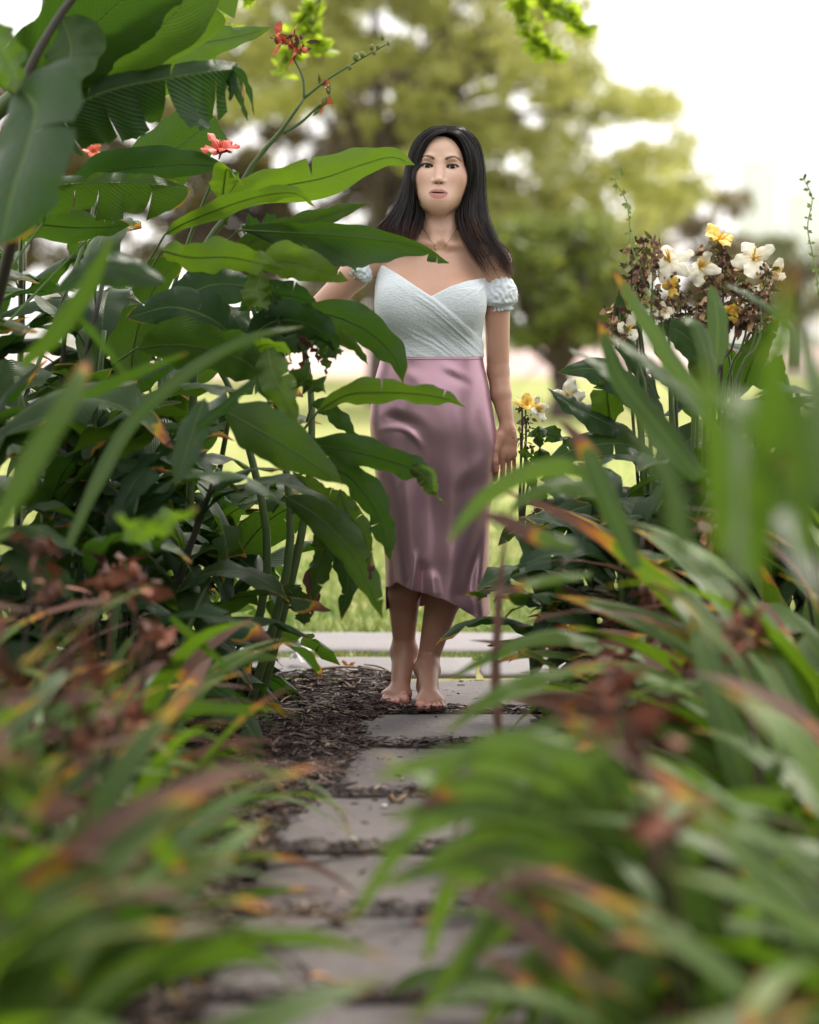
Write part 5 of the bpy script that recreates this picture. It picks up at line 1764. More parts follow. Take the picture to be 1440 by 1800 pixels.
fill = [  # x, y, height, leaves, seed, what tells it apart
    (-.78, 6.65, 1.15, 20, 1, 'canna deep in the left border behind the raised arm, dark broad leaves'),
    (-1.00, 6.35, 1.25, 20, 2, 'canna behind the torn banana leaf at mid height, broad shaded leaves'),
    (-.66, 6.95, .95, 18, 3, 'canna at the back of the left border beside the lawn, lit from behind'),
    (-.92, 5.90, 1.00, 20, 4, 'canna in the middle of the left border below the round dark leaf'),
    (-.62, 6.00, .80, 20, 5, 'shorter canna under the long drooping leaves left of the skirt'),
    (-.56, 6.45, .62, 18, 6, 'low canna at the foot of the drooping leaves, dry lower leaves'),
    (-1.15, 5.45, .95, 18, 7, 'canna near the left edge behind the yellow-tipped blades'),
    (-.80, 5.35, .72, 18, 8, 'canna with dark drooping leaves above the mulch'),
    (-1.25, 6.75, 1.35, 18, 9, 'canna at the left edge below the largest leaves'),
    (-.60, 5.75, .50, 14, 10, 'small canna leaning over the mulch by the path'),
    (-1.30, 6.15, 1.45, 22, 11, 'tall canna at the left edge behind the round dark leaf'),
    (-1.02, 6.9, 1.30, 22, 12, 'canna against the dull olive tree, behind the second torn leaf'),
    (-1.35, 5.3, 1.25, 20, 13, 'canna cut by the left edge, shaded broad leaves'),
    (-.84, 6.2, 1.02, 20, 14, 'canna filling the shade below the coral flower'),
    (-1.05, 5.7, .80, 20, 15, 'canna in deep shade in the middle of the left border'),
    (-1.22, 7.0, 1.5, 24, 17, 'tall canna near the lawn at the left edge, lit through from behind'),
    (-.70, 6.55, .78, 20, 16, 'canna in the shade behind the drooping canna'),
]
for (x, y, h, n, sd, lab) in fill:
    canna(x, y, h, n, lab, sd, lean=.05, bias=None)

# ---- strap-leaf clumps, the blurred foreground
def strap_pool(seed, k=10):
    rng = np.random.default_rng(seed); out = []
    for i in range(k):
        a0 = rng.uniform(.85, 1.42); cur = rng.uniform(1.0, 2.3); n = 14
        M = [np.zeros(3)]; a = a0
        for j in range(n):
            M.append(M[-1] + np.array([math.cos(a), rng.normal(0, .003), math.sin(a)]) / n); a -= cur / n * (.4 + 1.2 * j / n)
        M = np.array(M); T, S, N = frames(M, (0, 1, 0))
        hw = prof_strap(np.linspace(0, 1, n + 1)) * .5
        vs, fs, uvs = leaf_geo(M, S, N, hw * rng.uniform(.070, .100), fold=.35, droop=.15, wave=.003, wf=3, nW=2, seed=seed * 7 + i)
        mb = MB(); mb.add(vs, fs, uvs)
        out.append(mb.mesh('blade', STRAP))
    return out
SPOOL = strap_pool(4)
def dead_pool(seed, k=5):
    rng = np.random.default_rng(seed); out = []
    for i in range(k):
        a = rng.uniform(.9, 1.4); n = 14; M = [np.zeros(3)]
        for j in range(n):
            M.append(M[-1] + np.array([math.cos(a), rng.normal(0, .02), math.sin(a)]) / n); a -= (2.6 if j > 4 else .6) / n * rng.uniform(.6, 1.6)
        M = np.array(M); T, S, N = frames(M, (0, 1, 0))
        vs, fs, uvs = leaf_geo(M, S, N, prof_strap(np.linspace(0, 1, n + 1)) * .016, fold=.9, droop=-.6, wave=.010, wf=6, nW=2, seed=seed + i)
        mb = MB(); mb.add(vs, fs, uvs); out.append(mb.mesh('dead_blade', STRAP))
    return out
DPOOL = dead_pool(6)

def strap_clump(x, y, n, L, label, seed, bias=0.0, spread=1.2, group=None, tint=(.15, .6), dead=6, width=1.0, stalks=2, lift=0.0):
    rng = random.Random(seed)
    o = plant('strap_leaf_clump', x, y, label, 'plant', group)
    for k in range(n + dead):
        isd = k >= n
        a = rng.gauss(bias, spread)
        l = link('dead_blade' if isd else 'blade', rng.choice(DPOOL if isd else SPOOL), o, (rng.gauss(0, .05), rng.gauss(0, .06), 0), (rng.gauss(0, .38), rng.gauss(-.0, .16) - lift, a))
        s = L * rng.uniform(.62, 1.12) * (.85 if isd else 1)
        l.scale = (s, s * width, s)
        l['tint'] = rng.uniform(*tint); l['dry'] = 1.2 if isd else (rng.choice([.05, .07, .10, .18, .30, .45]) + rng.uniform(-.02, .03))
        if isd: l['dry'] = rng.choice([1.2, .95, .7, .55])
    for k in range(stalks):
        a = rng.gauss(bias, .8); h = L * rng.uniform(.75, 1.0)
        tip = Vector((math.cos(a) * .12, math.sin(a) * .12, h)); base = Vector((rng.gauss(0, .04), rng.gauss(0, .04), 0))
        mb = MB(); mb.tube(catmull([base, (base + tip) / 2 + Vector((.01, 0, .02)), tip], 8), [.006 - .0004 * i for i in range(9)], 6)
        mb.build('flower_stalk', STEM_D if k % 2 else DRY, o)
        scrap_cluster(o, [tip + Vector(o.location), tip * .97 + Vector(o.location)], 16, .045, [DRY, simple_mat('dry_rust', (.24, .085, .05), .8)], seed * 5 + k, 'dried_flower_head', .014)
    return o

ordn = ['first', 'second', 'third', 'fourth', 'fifth', 'sixth', 'seventh', 'eighth', 'ninth', 'tenth', 'eleventh', 'twelfth', 'thirteenth']
left_clumps = [  # x, y, n, L, bias(angle of lean), seed, phrase
    (-.62, 2.75, 24, .74, .35, 'very blurred pale-bladed strap-leaf clump nearest the camera on the left'),
    (-.82, 3.0, 22, .78, .30, 'strap-leaf clump with yellow-brown tips at the left edge'),
    (-.58, 3.3, 28, .66, .25, 'strap-leaf clump with orange tip low on the left'),
    (-.94, 3.6, 24, .78, .2, 'tall strap-leaf clump with rust-brown dried heads at the left edge'),
    (-.60, 3.85, 28, .56, .2, 'low dark strap-leaf clump by the left edge of the path'),
    (-1.05, 4.20, 24, .80, .1, 'tall strap-leaf clump with a yellow and brown tipped blade, left edge'),
    (-.82, 4.5, 24, .74, .1, 'strap-leaf clump with dried brown flower stalks in mid border'),
    (-1.05, 4.95, 22, .78, .0, 'grey-green strap-leaf clump in front of the cannas'),
    (-.58, 4.35, 24, .56, .1, 'strap-leaf clump with pink-brown withered blades low by the mulch'),
    (-.86, 3.95, 26, .74, .1, 'strap-leaf clump with curled rust blades in mid border'),
    (-.66, 4.75, 24, .70, .05, 'strap-leaf clump under the cannas with yellow blades'),
    (-1.20, 4.55, 24, .92, .0, 'strap-leaf clump at the left edge under the dark round leaf'),
    (-.74, 5.0, 22, .60, .1, 'low strap-leaf clump with pale blades over the mulch'),
]
for i, (x, y, n, L, b, lab) in enumerate(left_clumps):
    strap_clump(x, y, n, L, lab, 100 + i, b, 1.15, 'strap-leaf clumps along the left of the path', tint=(.15, .8), dead=5, width=1.0 if y > 2.5 else .9)

def left_blades():
    """single blades that stand out in the left border"""
    o = plant('strap_leaf_clump', -.80, 4.55, 'strap-leaf clump sending one long thin arched blade across the cannas', 'plant')
    S = dict(prof=prof_strap, mat=STRAP, name='blade', rib=False, wave=.002, nW=2, fold=.3)
    g = Vector((-.80, 4.55, 0))
    hero(o, [(120, 960), (170, 850), (235, 740), (330, 655), (440, 594), (536, 573)], 26, 4.6, 5.1, .0, 20, tint=.25, dry=.03, n=40, **S)
    hero(o, [(40, 640), (95, 590), (145, 520), (175, 465), (197, 415)], 36, 4.3, 4.3, 0, 15, tint=.35, dry=.02, n=24, **S)
    hero(o, [(-20, 960), (40, 840), (100, 740), (140, 665), (158, 632)], 46, 3.6, 3.8, 0, 15, tint=.4, dry=.22, n=24, **S)
    hero(o, [(140, 700), (230, 660), (330, 620)], 22, 4.6, 4.6, 0, 30, tint=.2, dry=.04, n=20, **S)
    hero(o, [(345, 755), (395, 715), (455, 660)], 22, 5.0, 5.1, 0, 35, tint=.0, dry=.01, n=20, **S)
    hero(o, [(200, 905), (250, 935), (300, 915), (350, 893)], 40, 4.3, 4.3, 0, 25, tint=.75, dry=.04, n=20, prof=prof_canna, mat=STRAP, name='blade', rib=False)
    hero(o, [(300, 1085), (340, 1120), (378, 1155), (414, 1186)], 15, 4.7, 4.8, 0, 35, tint=.3, dry=.05, n=20, **S)
    hero(o, [(350, 1190), (400, 1165), (450, 1155), (494, 1158)], 24, 5.0, 5.2, 0, 20, tint=.45, dry=.09, n=20, **S)
    hero(o, [(290, 1335), (330, 1342), (380, 1352), (430, 1372)], 27, 4.4, 4.4, 0, 25, tint=.8, dry=.14, n=20, **S)
    hero(o, [(360, 1195), (405, 1215), (450, 1245), (486, 1276)], 8, 5.0, 5.0, 0, 25, tint=.05, dry=.02, n=20, **S)
    hero(o, [(250, 1265), (320, 1245), (390, 1245), (455, 1258)], 26, 4.2, 4.3, 0, 25, tint=.4, dry=.05, n=20, **S)
    hero(o, [(140, 560), (175, 600), (222, 660)], 15, 4.4, 4.4, 0, 45, tint=.2, dry=.03, n=16, **S)
    hero(o, [(0, 1350), (60, 1395), (100, 1420), (140, 1400)], 62, 2.8, 2.8, 0, 20, tint=.8, dry=.62, n=16, **S)
    hero(o, [(-40, 1500), (40, 1600), (90, 1680), (130, 1745)], 56, 2.9, 2.9, 0, 20, tint=.5, dry=.12, n=20, **S)
    hero(o, [(190, 1560), (250, 1620), (300, 1650)], 42, 3.0, 3.0, 0, 45, tint=.1, dry=.1, n=20, **S)
    hero(o, [(200, 1440), (270, 1480), (330, 1540)], 52, 3.2, 3.2, 0, 20, tint=.75, dry=.2, n=20, **S)
left_blades()
# ================================================================ right border
right_clumps = [  # x, y, n, L, lean angle, phrase
    (.72, 2.75, 20, .70, 2.9, 'very blurred strap-leaf clump nearest the camera on the right'),
    (.40, 3.0, 24, .60, 2.95, 'bright green strap-leaf clump arching in a fan over the path'),
    (.72, 2.95, 20, .90, 2.3, 'tall upright strap-leaf clump at the right edge'),
    (.82, 3.40, 26, .84, 2.8, 'strap-leaf clump with orange and yellow dying blades at the right edge'),
    (.40, 3.55, 26, .58, 3.0, 'green strap-leaf clump hanging over the slabs'),
    (.66, 3.90, 26, .74, 2.9, 'strap-leaf clump with dark dried flower heads in mid border'),
    (.42, 4.2, 26, .46, 3.0, 'leafy strap-leaf clump by the path edge, pale tips'),
    (.84, 4.35, 28, 1.0, 2.8, 'tall grey-green strap-leaf clump below the white flowers'),
    (.56, 4.8, 24, .42, 3.0, 'strap-leaf clump with brown drooping blades near the skirt'),
    (.76, 5.2, 26, .66, 2.9, 'strap-leaf clump with white sheen on its blades beside the hand'),
    (.62, 5.7, 24, .42, 3.0, 'low strap-leaf clump beside the bare feet'),
    (.98, 5.35, 26, .98, 2.6, 'tall strap-leaf clump just in front of the dried flower heads'),
    (.64, 5.25, 24, .52, 2.95, 'strap-leaf clump filling the border just right of the skirt'),
    (.70, 5.75, 26, .62, 2.9, 'strap-leaf clump closing the view to the lawn right of the hand'),
    (.86, 5.6, 26, .84, 2.8, 'strap-leaf clump at the foot of the flower stalks'),
    (1.02, 4.7, 26, .92, 2.8, 'strap-leaf clump between the tall grey-green one and the flower stalks'),
]
for i, (x, y, n, L, b, lab) in enumerate(right_clumps):
    strap_clump(x, y, n, L, lab, 200 + i, b, .95 if i != 2 else 1.6, 'strap-leaf clumps along the right of the path', tint=(.3, .95), dead=5 if i not in (1, 4) else 2, width=1.0)

def right_blades():
    S = dict(prof=prof_strap, mat=STRAP, name='blade', rib=False, wave=.002, nW=2, fold=.3)
    o = plant('strap_leaf_clump', .56, 4.35, 'strap-leaf clump with two light green blades crossing in front of the skirt', 'plant')
    hero(o, [(1080, 860), (1000, 822), (925, 832), (862, 868), (815, 915), (785, 958)], 34, 4.3, 4.1, 0, 20, tint=.8, dry=.06, n=34, **S)
    hero(o, [(1080, 880), (1000, 856), (935, 868), (893, 905)], 26, 4.5, 4.4, 0, 30, tint=.45, dry=.04, n=24, **S)
    hero(o, [(1010, 960), (940, 940), (880, 912), (840, 905)], 30, 4.0, 4.0, 0, 20, tint=.5, dry=.75, n=24, **S)
    hero(o, [(1040, 1010), (960, 1020), (900, 1035), (850, 1045)], 18, 4.2, 4.1, 0, 20, tint=.7, dry=.5, n=24, **S)
    hero(o, [(880, 1330), (872, 1200), (878, 1050), (888, 940)], 18, 4.6, 4.6, 0, 20, tint=.3, dry=1.2, n=24, **S)
    hero(o, [(1050, 1130), (960, 1120), (870, 1150), (790, 1195)], 26, 4.6, 4.6, 0, 30, tint=.6, dry=.05, n=24, **S)
    hero(o, [(1010, 1180), (920, 1200), (860, 1230), (780, 1290)], 30, 4.0, 3.9, 0, 20, tint=.65, dry=.04, n=24, **S)
    o = plant('strap_leaf_clump', .92, 4.45, 'strap-leaf clump whose brown-tipped blades slant up below the white flowers', 'plant')
    hero(o, [(1260, 760), (1190, 650), (1130, 555), (1075, 470)], 34, 4.7, 4.9, 0, 15, tint=.62, dry=.17, n=30, **S)
    hero(o, [(1230, 840), (1150, 740), (1090, 660), (1052, 560)], 46, 4.6, 4.7, 0, 20, tint=.22, dry=.12, n=30, **S)
    hero(o, [(1160, 780), (1110, 700), (1060, 645), (1000, 612)], 24, 4.8, 4.9, 0, 55, tint=.15, dry=.02, n=30, **S)
    hero(o, [(1270, 760), (1200, 690), (1130, 630), (1070, 590)], 26, 4.6, 4.7, 0, 50, tint=.18, dry=.05, n=30, **S)
    hero(o, [(1250, 720), (1246, 640), (1225, 575), (1196, 560)], 30, 5.0, 5.0, 0, 50, tint=.25, dry=.03, n=30, **S)
    hero(o, [(1400, 580), (1350, 540), (1310, 515), (1270, 498)], 12, 5.0, 5.0, 0, 55, tint=.1, dry=.02, n=20, **S)
    hero(o, [(1260, 640), (1262, 560), (1250, 500)], 40, 5.3, 5.4, 0, 15, tint=.4, dry=.02, n=20, **S)
    hero(o, [(1120, 1000), (1070, 880), (1030, 790), (985, 735)], 40, 4.2, 4.3, 0, 20, tint=.3, dry=.35, n=24, **S)
    o = plant('strap_leaf_clump', .50, 2.62, 'strap-leaf clump of broad upright blades, heavily blurred at the right edge', 'plant')
    for k, (a, b, c, w, ti, dr) in enumerate([((1330, 1010), (1350, 760), (1392, 455), 62, .45, .13), ((1270, 980), (1262, 800), (1235, 640), 52, .55, .05), ((1420, 980), (1400, 760), (1330, 600), 54, .45, .04),
                                     ((1200, 990), (1180, 850), (1110, 740), 46, .4, .04), ((1380, 900), (1310, 720), (1190, 680), 48, .75, .03), ((1450, 880), (1440, 700), (1400, 560), 60, .5, .04),
                                     ((1300, 1020), (1300, 860), (1290, 700), 50, .55, .04), ((1440, 1040), (1370, 900), (1290, 790), 44, .2, .03)]):
        hero(o, [a, b, c], w, 2.55, 2.5 + .05 * k, 0, 12, tint=ti, dry=dr, n=24, **S)
    o = plant('strap_leaf_clump', .36, 3.25, 'strap-leaf clump with long green blades fanning left across the bottom of the path', 'plant')
    C0 = (1180, 1560)
    for k, (b, c, d, w, ti, dr) in enumerate([((1000, 1430), (800, 1440), (655, 1625), 40, .55, .03), ((1010, 1500), (850, 1540), (790, 1700), 44, .6, .03), ((1020, 1560), (900, 1640), (770, 1800), 46, .55, .03),
                                     ((1040, 1380), (880, 1330), (700, 1365), 40, .75, .03), ((1060, 1340), (900, 1310), (790, 1400), 34, .5, .03), ((1080, 1620), (960, 1720), (880, 1830), 40, .65, .10),
                                     ((1060, 1400), (950, 1390), (690, 1500), 34, .4, .02), ((1130, 1380), (1100, 1300), (1010, 1250), 36, .45, .25), ((1040, 1480), (900, 1460), (740, 1560), 36, .68, .02),
                                     ((1250, 1500), (1330, 1420), (1450, 1390), 44, .35, .03), ((1240, 1600), (1330, 1560), (1460, 1500), 44, .4, .03), ((1200, 1700), (1120, 1760), (1000, 1850), 44, .6, .04), ((1060, 1440), (900, 1400), (720, 1440), 40, .5, .04), ((1030, 1540), (930, 1590), (850, 1730), 44, .45, .03), ((1090, 1580), (1000, 1680), (930, 1800), 40, .7, .05), ((1030, 1420), (860, 1380), (760, 1440), 36, .62, .3), ((1100, 1660), (1010, 1740), (960, 1830), 40, .4, .04), ((1040, 1520), (900, 1500), (700, 1560), 38, .66, .03)]):
        b, c, d = [(p[0] - 45, p[1]) for p in (b, c, d)]
        hero(o, [C0, b, c, d], w * 1.5, 3.25, 3.3, .0, 18, tint=min(1, ti + .30), dry=dr, n=30, **S)
right_blades()

# ---- white-flowered cannas with dried heads
def white_cannas():
    BR = [simple_mat('head_brown', (.16, .085, .055), .8), simple_mat('head_dark', (.07, .035, .030), .8), simple_mat('head_olive', (.20, .20, .07), .7), simple_mat('head_pale', (.45, .28, .16), .8)]
    K = plant('canna_plant', .98, 6.25, 'white and yellow flowered canna with crowded dried brown seed heads', 'plant')
    D = 6.25
    rng = random.Random(77)
    tops = [(1110, 440), (1130, 425), (1150, 430), (1128, 470), (1120, 500), (1150, 510), (1185, 490), (1205, 520), (1245, 440), (1270, 440), (1275, 470), (1300, 480), (1290, 510), (1320, 500), (1335, 520), (1100, 560), (1090, 545), (1225, 545), (1180, 545), (1350, 470), (1075, 545), (1240, 500)]
    for i, (a, b) in enumerate(tops):
        d = D + rng.uniform(-.12, .14)
        top = W(a, b, d)
        foot = Vector((W(a * .5 + 610, 700, d).x, d, .0))
        stem_part(K, [foot, W(a + (1210 - a) * .25 + rng.uniform(-22, 22), 720, d), W(a + (1210 - a) * .10 + rng.uniform(-14, 14), 600, d), top], .0055, .0022, 'flower_stalk', STEM if i % 3 else STEM_D, 10)
        pts = [top, W(a + rng.uniform(-7, 7), b + 12, d), W(a + rng.uniform(-8, 8), b + 28, d), W(a + rng.uniform(-6, 6), b + 44, d)]
        scrap_cluster(K, pts, 60, .022, BR, 300 + i, 'dried_flower_head', .0095)
    for i in range(9):   # hanging withered sheaths
        a = 1235 + i * 14; d = D - .05
        scrap_cluster(K, [W(a + rng.uniform(-4, 4), 540 + 9 * j, d) for j in range(5)], 26, .030, BR[:2] + BR[3:], 340 + i, 'withered_sheath', .006)
    wm, ym = [WHITEP, YELLOWP], [YELLOWP, YELLOWP]
    flower(K, W(1178, 462, D - .05), .066, wm, 51, 5, Vector((-.15, -.8, .45)), spread=1.4)
    flower(K, W(1228, 470, D - .06), .062, wm, 52, 4, Vector((.5, -.75, .1)), spread=1.3)
    flower(K, W(1325, 455, D - .04), .066, wm, 53, 5, Vector((.1, -.8, .4)), spread=1.4)
    flower(K, W(1262, 425, D), .062, ym, 54, 4, Vector((.2, -.4, .85)), spread=1.0)
    flower(K, W(1340, 495, D - .02), .050, wm, 55, 3, Vector((.1, -.7, -.5)))
    flower(K, W(1168, 548, D - .10), .032, wm, 56, 4, Vector((0, -.8, .2)))
    flower(K, W(1180, 505, D - .10), .035, ym, 57, 3, Vector((0, -.8, -.2)))
    flower(K, W(1105, 578, D - .10), .045, wm, 58, 3, Vector((0, -.8, .2)))
    flower(K, W(1365, 480, D), .040, wm, 59, 3, Vector((0, -.8, .4)))
    flower(K, W(1285, 545, D - .1), .035, ym, 60, 3, Vector((0, -.8, -.3)))
    for (pts, w, ti, tl) in (([(1180, 760), (1130, 700), (1050, 650), (978, 655)], 50, .08, 40), ([(1120, 770), (1060, 740), (1010, 715), (962, 682)], 40, .05, 45), ([(1075, 750), (1068, 700), (1070, 655)], 62, .45, 20),
                             ([(1240, 700), (1230, 620), (1190, 580), (1150, 575)], 46, .15, 40), ([(1300, 700), (1330, 620), (1370, 560)], 50, .3, 25), ([(1160, 700), (1120, 640), (1095, 560), (1088, 500)], 30, .1, 50),
                             ([(1150, 800), (1090, 780), (1010, 790), (950, 830)], 50, .2, 30), ([(1180, 860), (1090, 880), (1000, 900), (940, 950)], 50, .12, 30), ([(1220, 600), (1260, 560), (1300, 560)], 40, .35, 30)):
        hero(K, pts, w, D, D - .1, .02, tl, tint=ti, dry=.03, wave=.006, seed=int(pts[0][0]))
    # smaller one beside the woman's hand
    S = plant('canna_plant', .54, 6.55, 'small canna with a yellow-white flower beside the woman\'s hand', 'plant')
    for i, (a, b) in enumerate([(925, 735), (915, 760), (935, 790), (940, 900), (918, 720)]):
        stem_part(S, [(.54 + .02 * i, 6.55, 0), W(930, 1000, 6.5), W(a, b, 6.5)], .006, .003, 'flower_stalk', STEM_D)
        scrap_cluster(S, [W(a, b, 6.5), W(a + 3, b + 18, 6.5)], 16, .017, BR, 380 + i, 'dried_flower_head', .007)
    flower(S, W(925, 712, 6.5), .042, [YELLOWP, YELLOWP], 61, 4, Vector((0, -.6, .7)))
    flower(S, W(945, 722, 6.5), .042, wm, 62, 4, Vector((.4, -.7, .3)))
    flower(S, W(1000, 700, 6.3), .055, wm, 63, 4, Vector((.0, -.8, .3)))
    for (pts, w, ti) in (([(960, 900), (930, 830), (922, 780)], 24, .3), ([(1010, 780), (960, 760), (925, 768)], 24, .1), ([(990, 860), (955, 810), (945, 760)], 30, .15), ([(1000, 960), (950, 930), (905, 930), (875, 960)], 34, .2)):
        hero(S, pts, w, 6.4, 6.35, .0, 25, tint=ti, dry=.05, seed=int(pts[0][1]))
    # twining vines against the sky
    vm = simple_mat('vine_green', (.22, .30, .08), .5)
    for (pts, lab, sd) in (([(1128, 480), (1110, 430), (1106, 380), (1100, 350), (1082, 318), (1090, 300), (1100, 297)], 'thin vine tendril climbing above the dried flower heads', 1),
                           ([(1440, 520), (1432, 460), (1420, 400), (1428, 350), (1415, 318), (1412, 312)], 'thin leafy vine rising at the right edge', 2)):
        org = W(pts[0][0], pts[0][1], 6.2)
        v = empty('vine', org); tag(v, lab, 'vine')
        rng = random.Random(sd)
        stem_part(v, PXP(pts, 6.2), .0022, .0008, 'tendril', vm, 30)
        C = catmull([np.array(p) - np.array(org) for p in PXP(pts, 6.2)], 26)
        for k in range(2, 25, 2):
            p = C[k]
            for j in range(3):
                a = rng.uniform(0, 6.28); L = rng.uniform(.008, .018)
                d = Vector((math.cos(a), rng.uniform(-.5, .5), math.sin(a) * .8)).normalized(); s = d.cross(Vector((0, 1, 0))).normalized()
                mb = MB(); q = Vector(p)
                mb.add([q, q + d * L * .5 + s * L * .28, q + d * L, q + d * L * .5 - s * L * .28], [(0, 1, 2, 3)])
                mb.build('leaf', vm, v)
white_cannas()
cfill = [
    (.86, 6.75, .85, 18, 21, 'leafy canna behind the white flowers, close to the lawn'),
    (1.18, 6.35, .95, 20, 22, 'canna at the right edge among the white flowers'),
    (.80, 5.95, .72, 20, 23, 'canna with dark pointed leaves right of the hand'),
    (1.10, 5.75, .85, 18, 24, 'canna below the hanging dried sheaths'),
    (1.00, 5.95, .92, 22, 26, 'canna massed in front of the flower stalks, mid green'),
    (1.20, 5.9, 1.0, 22, 27, 'canna at the right edge in front of the dried sheaths'),
    (.78, 6.30, .80, 22, 28, 'canna left of the white flower stalks'),
    (.90, 6.55, .95, 22, 29, 'canna closing the gap behind the flower stalks'),
    (1.12, 6.6, 1.0, 22, 30, 'canna in the shade behind the yellow flower'),
    (.47, 6.15, .62, 24, 34, 'leafy canna directly beside the hanging hand'),
    (.54, 5.8, .66, 24, 35, 'canna with crossing leaves below the hand'),
    (.62, 6.3, .80, 26, 36, 'fuller canna between the hand and the flower stalks'),
    (.70, 5.85, .74, 24, 37, 'canna in front of the leftmost flower stalks'),
    (.66, 6.05, .62, 20, 31, 'canna with small dark leaves right of the yellow-white flower'),
    (.74, 6.5, .72, 20, 32, 'canna shaded behind the small yellow-white flowered one'),
    (.94, 6.2, .70, 22, 33, 'canna low among the flower stalks'),
    (.62, 6.35, .42, 16, 25, 'low canna by the path behind the woman\'s hand side'),
]
for (x, y, h, n, sd, lab) in cfill:
    canna(x, y, h, n, lab, sd, size=.38, group='cannas massed in the right border')
# ================================================================ small things on and over the path
def details():
    yl = simple_mat('fallen_orange', (.62, .27, .07), .6); br = simple_mat('fallen_brown', (.09, .045, .04), .8); pal = simple_mat('fallen_pale', (.42, .30, .20), .7)
    wh = simple_mat('white_scrap', (.75, .76, .76), .6)
    def fallen(a, b, L, w, rot, mat, label, seed, name='fallen_leaf', cat='leaf'):
        g = G(a, b, .006)
        n = 10; M = np.array([[L * (i / n - .5), .012 * math.sin(i * .6), .010 * (abs(i / n - .5) * 2) ** 2 + .006 * math.sin(i)] for i in range(n + 1)])
        T, S, N = frames(M, (0, 1, 0)); hw = prof_canna(np.linspace(0, 1, n + 1)) * w / 2
        vs, fs, uvs = leaf_geo(M, S, N, hw, fold=.35, droop=-.2, wave=.003, wf=2, nW=3, seed=seed)
        mb = MB(); mb.add(vs, fs, uvs)
        o = mb.build(name, mat, None, loc=(g.x, g.y, .008), rot=(0, 0, rot))
        o.modifiers.new('t', 'SOLIDIFY').thickness = .0008
        tag(o, label, cat)
    fallen(585, 1735, .078, .028, -.12, yl, 'orange fallen leaf lying on the nearest stone slab', 1)
    fallen(541, 1718, .050, .018, -.5, br, 'dark curled leaf beside the orange fallen leaf', 2)
    fallen(592, 1622, .085, .030, .1, pal, 'pale dry leaf across a joint between slabs', 3)
    fallen(700, 1408, .05, .02, 1.0, pal, 'small pale dry leaf on the slab edge by the right border', 4)
    fallen(612, 1158 + 12, .05, .02, .3, yl, 'small orange leaf on the mulch heap by the feet', 6)
    fallen(640, 1204, .04, .018, .9, simple_mat('rust_leaf', (.35, .10, .04), .8), 'rust red leaf scrap left of the bare feet', 7)
    # white paper-like scrap at the corner of the border
    g = G(528, 1172, .0)
    mb = MB(); rng = random.Random(5)
    pts = [Vector((math.cos(a) * rng.uniform(.02, .045), math.sin(a) * rng.uniform(.02, .04), rng.uniform(.0, .05))) for a in [k * .7 for k in range(9)]]
    mb.add([(0, 0, .035)] + pts, [(0, k + 1, (k + 1) % 9 + 1) for k in range(9)])
    o = mb.build('paper_scrap', wh, None, sm=False, loc=(g.x, g.y, .012)); o.modifiers.new('t', 'SOLIDIFY').thickness = .001
    tag(o, 'crumpled white scrap at the corner of the mulch behind the drooping leaves', 'litter')
    def stick(a, b, c, d, r, label, mat):
        p, q = G(a, b, .02), G(c, d, .03)
        mb = MB(); m_ = (p + q) / 2 + Vector((0, .01, .01))
        org = p.copy()
        mb.tube(catmull([p - org, m_ - org, q - org], 10), [r * (1 - .05 * i) for i in range(11)], 6)
        o = mb.build('dry_stalk', mat, None, loc=tuple(org)); tag(o, label, 'stalk')
    stick(540, 1178, 682, 1180, .006, 'long pale dry stalk lying across the mulch behind the left foot', simple_mat('pale_straw', (.45, .36, .28), .7))
    stick(700, 1192, 640, 1168, .004, 'short dark twig sticking out of the mulch near the heel', br)
    for k, (a, b) in enumerate([(620, 1478), (445, 1497), (676, 1420)]):
        g = G(a, b); mb = MB(); mb.add(*_ellipsoid((0, 0, 0), (.008, .006, .004), 8, 5))
        o = mb.build('pebble', wh, None, loc=(g.x, g.y, .004)); tag(o, ['tiny white pebble in the middle of the slab', 'white chip at the left end of a slab joint', 'tiny white chip near the right end of a slab joint'][k], 'pebble')

    # overhanging sprigs at the top of the picture
    twig = simple_mat('twig_brown', (.06, .045, .03), .8)
    lm = foliage_mat('sprig_leaf', (.10, .17, .02), (.16, .24, .03), (.22, .26, .04), (.62, .80, .06), .55, 3)
    tree = empty('overhanging_tree', (3.3, 9.7, -.02)); tag(tree, 'tree off to the right whose leafy sprigs hang into the top of the picture', 'tree')
    T0 = Vector(tree.location)
    limb = [Vector(p) - T0 for p in ((3.3, 9.7, 1.9), (2.4, 9.4, 2.9), (1.0, 9.15, 3.25), (-.3, 8.8, 3.2), (-1.3, 8.4, 3.0))]
    LB = catmull(limb, 24)
    mb = MB(); mb.tube(catmull([(0, 0, -.1), (.05, 0, 1.2), (0, 0, 2.2), (-.1, .1, 3.4), (.1, .2, 4.6)], 14), [.17 - .008 * i for i in range(15)], 12); mb.build('trunk', BARK, tree)
    mb = MB(); mb.tube(LB, [.075 - .0025 * i for i in range(25)], 9); mb.build('limb', BARK, tree)
    rt = random.Random(90)
    cl = [(rt.uniform(-2.2, 2.2), rt.uniform(-1.0, 2.0), rt.uniform(4.2, 5.6), rt.uniform(.35, .6)) for _ in range(46)]
    link('crown', crown_mesh('crown', cl, .045, 900, lm, 91, .6), tree)
    limb_tree_targets = cl[::7]
    for (x, y, z, r) in limb_tree_targets:
        mb = MB(); mb.tube(catmull([(-.05, .05, 3.2), (x * .5, y * .5, 3.2 + (z - 3.2) * .6), (x, y, z)], 8), [.05 - .005 * i for i in range(9)], 7); mb.build('limb', BARK, tree)
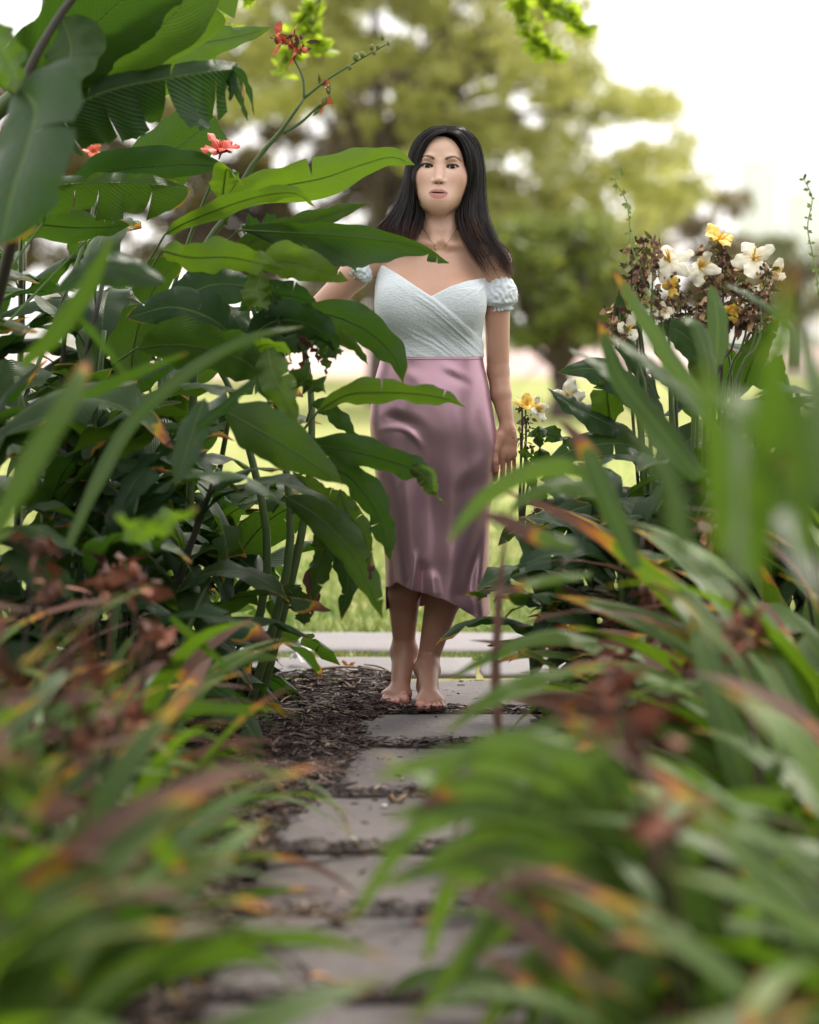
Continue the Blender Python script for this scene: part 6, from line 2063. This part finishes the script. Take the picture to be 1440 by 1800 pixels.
    def sprig(pts, D, n, L, label, seed, tint, side=()):
        pts = [(pts[0][0] + (pts[0][0] - pts[1][0]) * 1.2, pts[0][1] - 150)] + pts
        rng = random.Random(seed)
        P = PXP(pts, D); org = P[0]
        o = empty('hanging_branch', org - T0); o.parent = tree; o['label'] = label
        wl = [Vector(p) + T0 for p in LB]; near = min(wl, key=lambda q_: abs(q_.x - org.x))
        cb = MB(); cb.tube(catmull([near - org, (near - org) * .5 + Vector((.03, .02, .05)), Vector((0, 0, 0))], 8), [.013 - .0008 * i for i in range(9)], 6); cb.build('twig', twig, o)
        C = catmull([np.array(p) - np.array(org) for p in P], 40)
        mb = MB(); mb.tube(C, [.006 - .00011 * i for i in range(41)], 6); mb.build('twig', twig, o)
        lines = [C]
        for (i0, ex, ez, ln) in side:
            s = C[i0]; E = catmull([s, s + np.array([ex, 0, ez]) * ln * .5 + np.array([0, .02, 0]), s + np.array([ex, .05, ez * 1.1]) * ln], 20)
            mb = MB(); mb.tube(E, [.004 - .00014 * i for i in range(21)], 5); mb.build('twig', twig, o); lines.append(E)
        me = []
        for k in range(4):
            M = np.array([[j / 5, 0, .12 * math.sin(j / 5 * 2)] for j in range(6)]); T, S, N = frames(M, (0, 1, 0))
            hw = prof_canna(np.linspace(0, 1, 6)) * .27
            v, f_, uv = leaf_geo(M, S, N, hw, fold=.2, nW=1, wave=.01, seed=k); q = MB(); q.add(v, f_, uv); me.append(q.mesh('leaf', lm))
        for k in range(n):
            ln = lines[rng.randrange(len(lines))] if len(lines) > 1 else C
            p = ln[rng.randrange(4, len(ln))]
            l = link('leaf', rng.choice(me), o, tuple(p), (rng.uniform(-1, 1), rng.uniform(-1, .6), rng.uniform(0, 6.28)))
            s = L * rng.uniform(.6, 1.25); l.scale = (s, s, s); l['tint'] = rng.uniform(*tint); l['dry'] = .0
    sprig([(575, -60), (560, 10), (545, 50), (512, 80), (490, 130)], 8.6, 170, .062, 'leafy green sprig hanging into the top of the picture above the withered flower', 1, (.55, .95), ((14, -.6, -.6, .15), (24, .4, -.7, .12), (30, -.3, -.9, .12)))
    sprig([(350, -40), (372, 10), (385, 35), (410, 60)], 8.0, 90, .055, 'dark leafy sprig behind the big leaves at the top', 2, (.1, .5), ((14, .9, -.1, .2), (24, -.4, -.5, .12)))
    sprig([(890, -60), (915, 20), (940, 70), (985, 108)], 9.0, 190, .070, 'yellow-green sprig with small leaves hanging at the top right of the tree', 3, (.8, 1.0))
    sprig([(915, -60), (960, 5), (1000, 35), (1034, 60)], 9.2, 190, .070, 'bright sprig reaching down to the right against the sky', 4, (.7, 1.0))
details()
build_person()
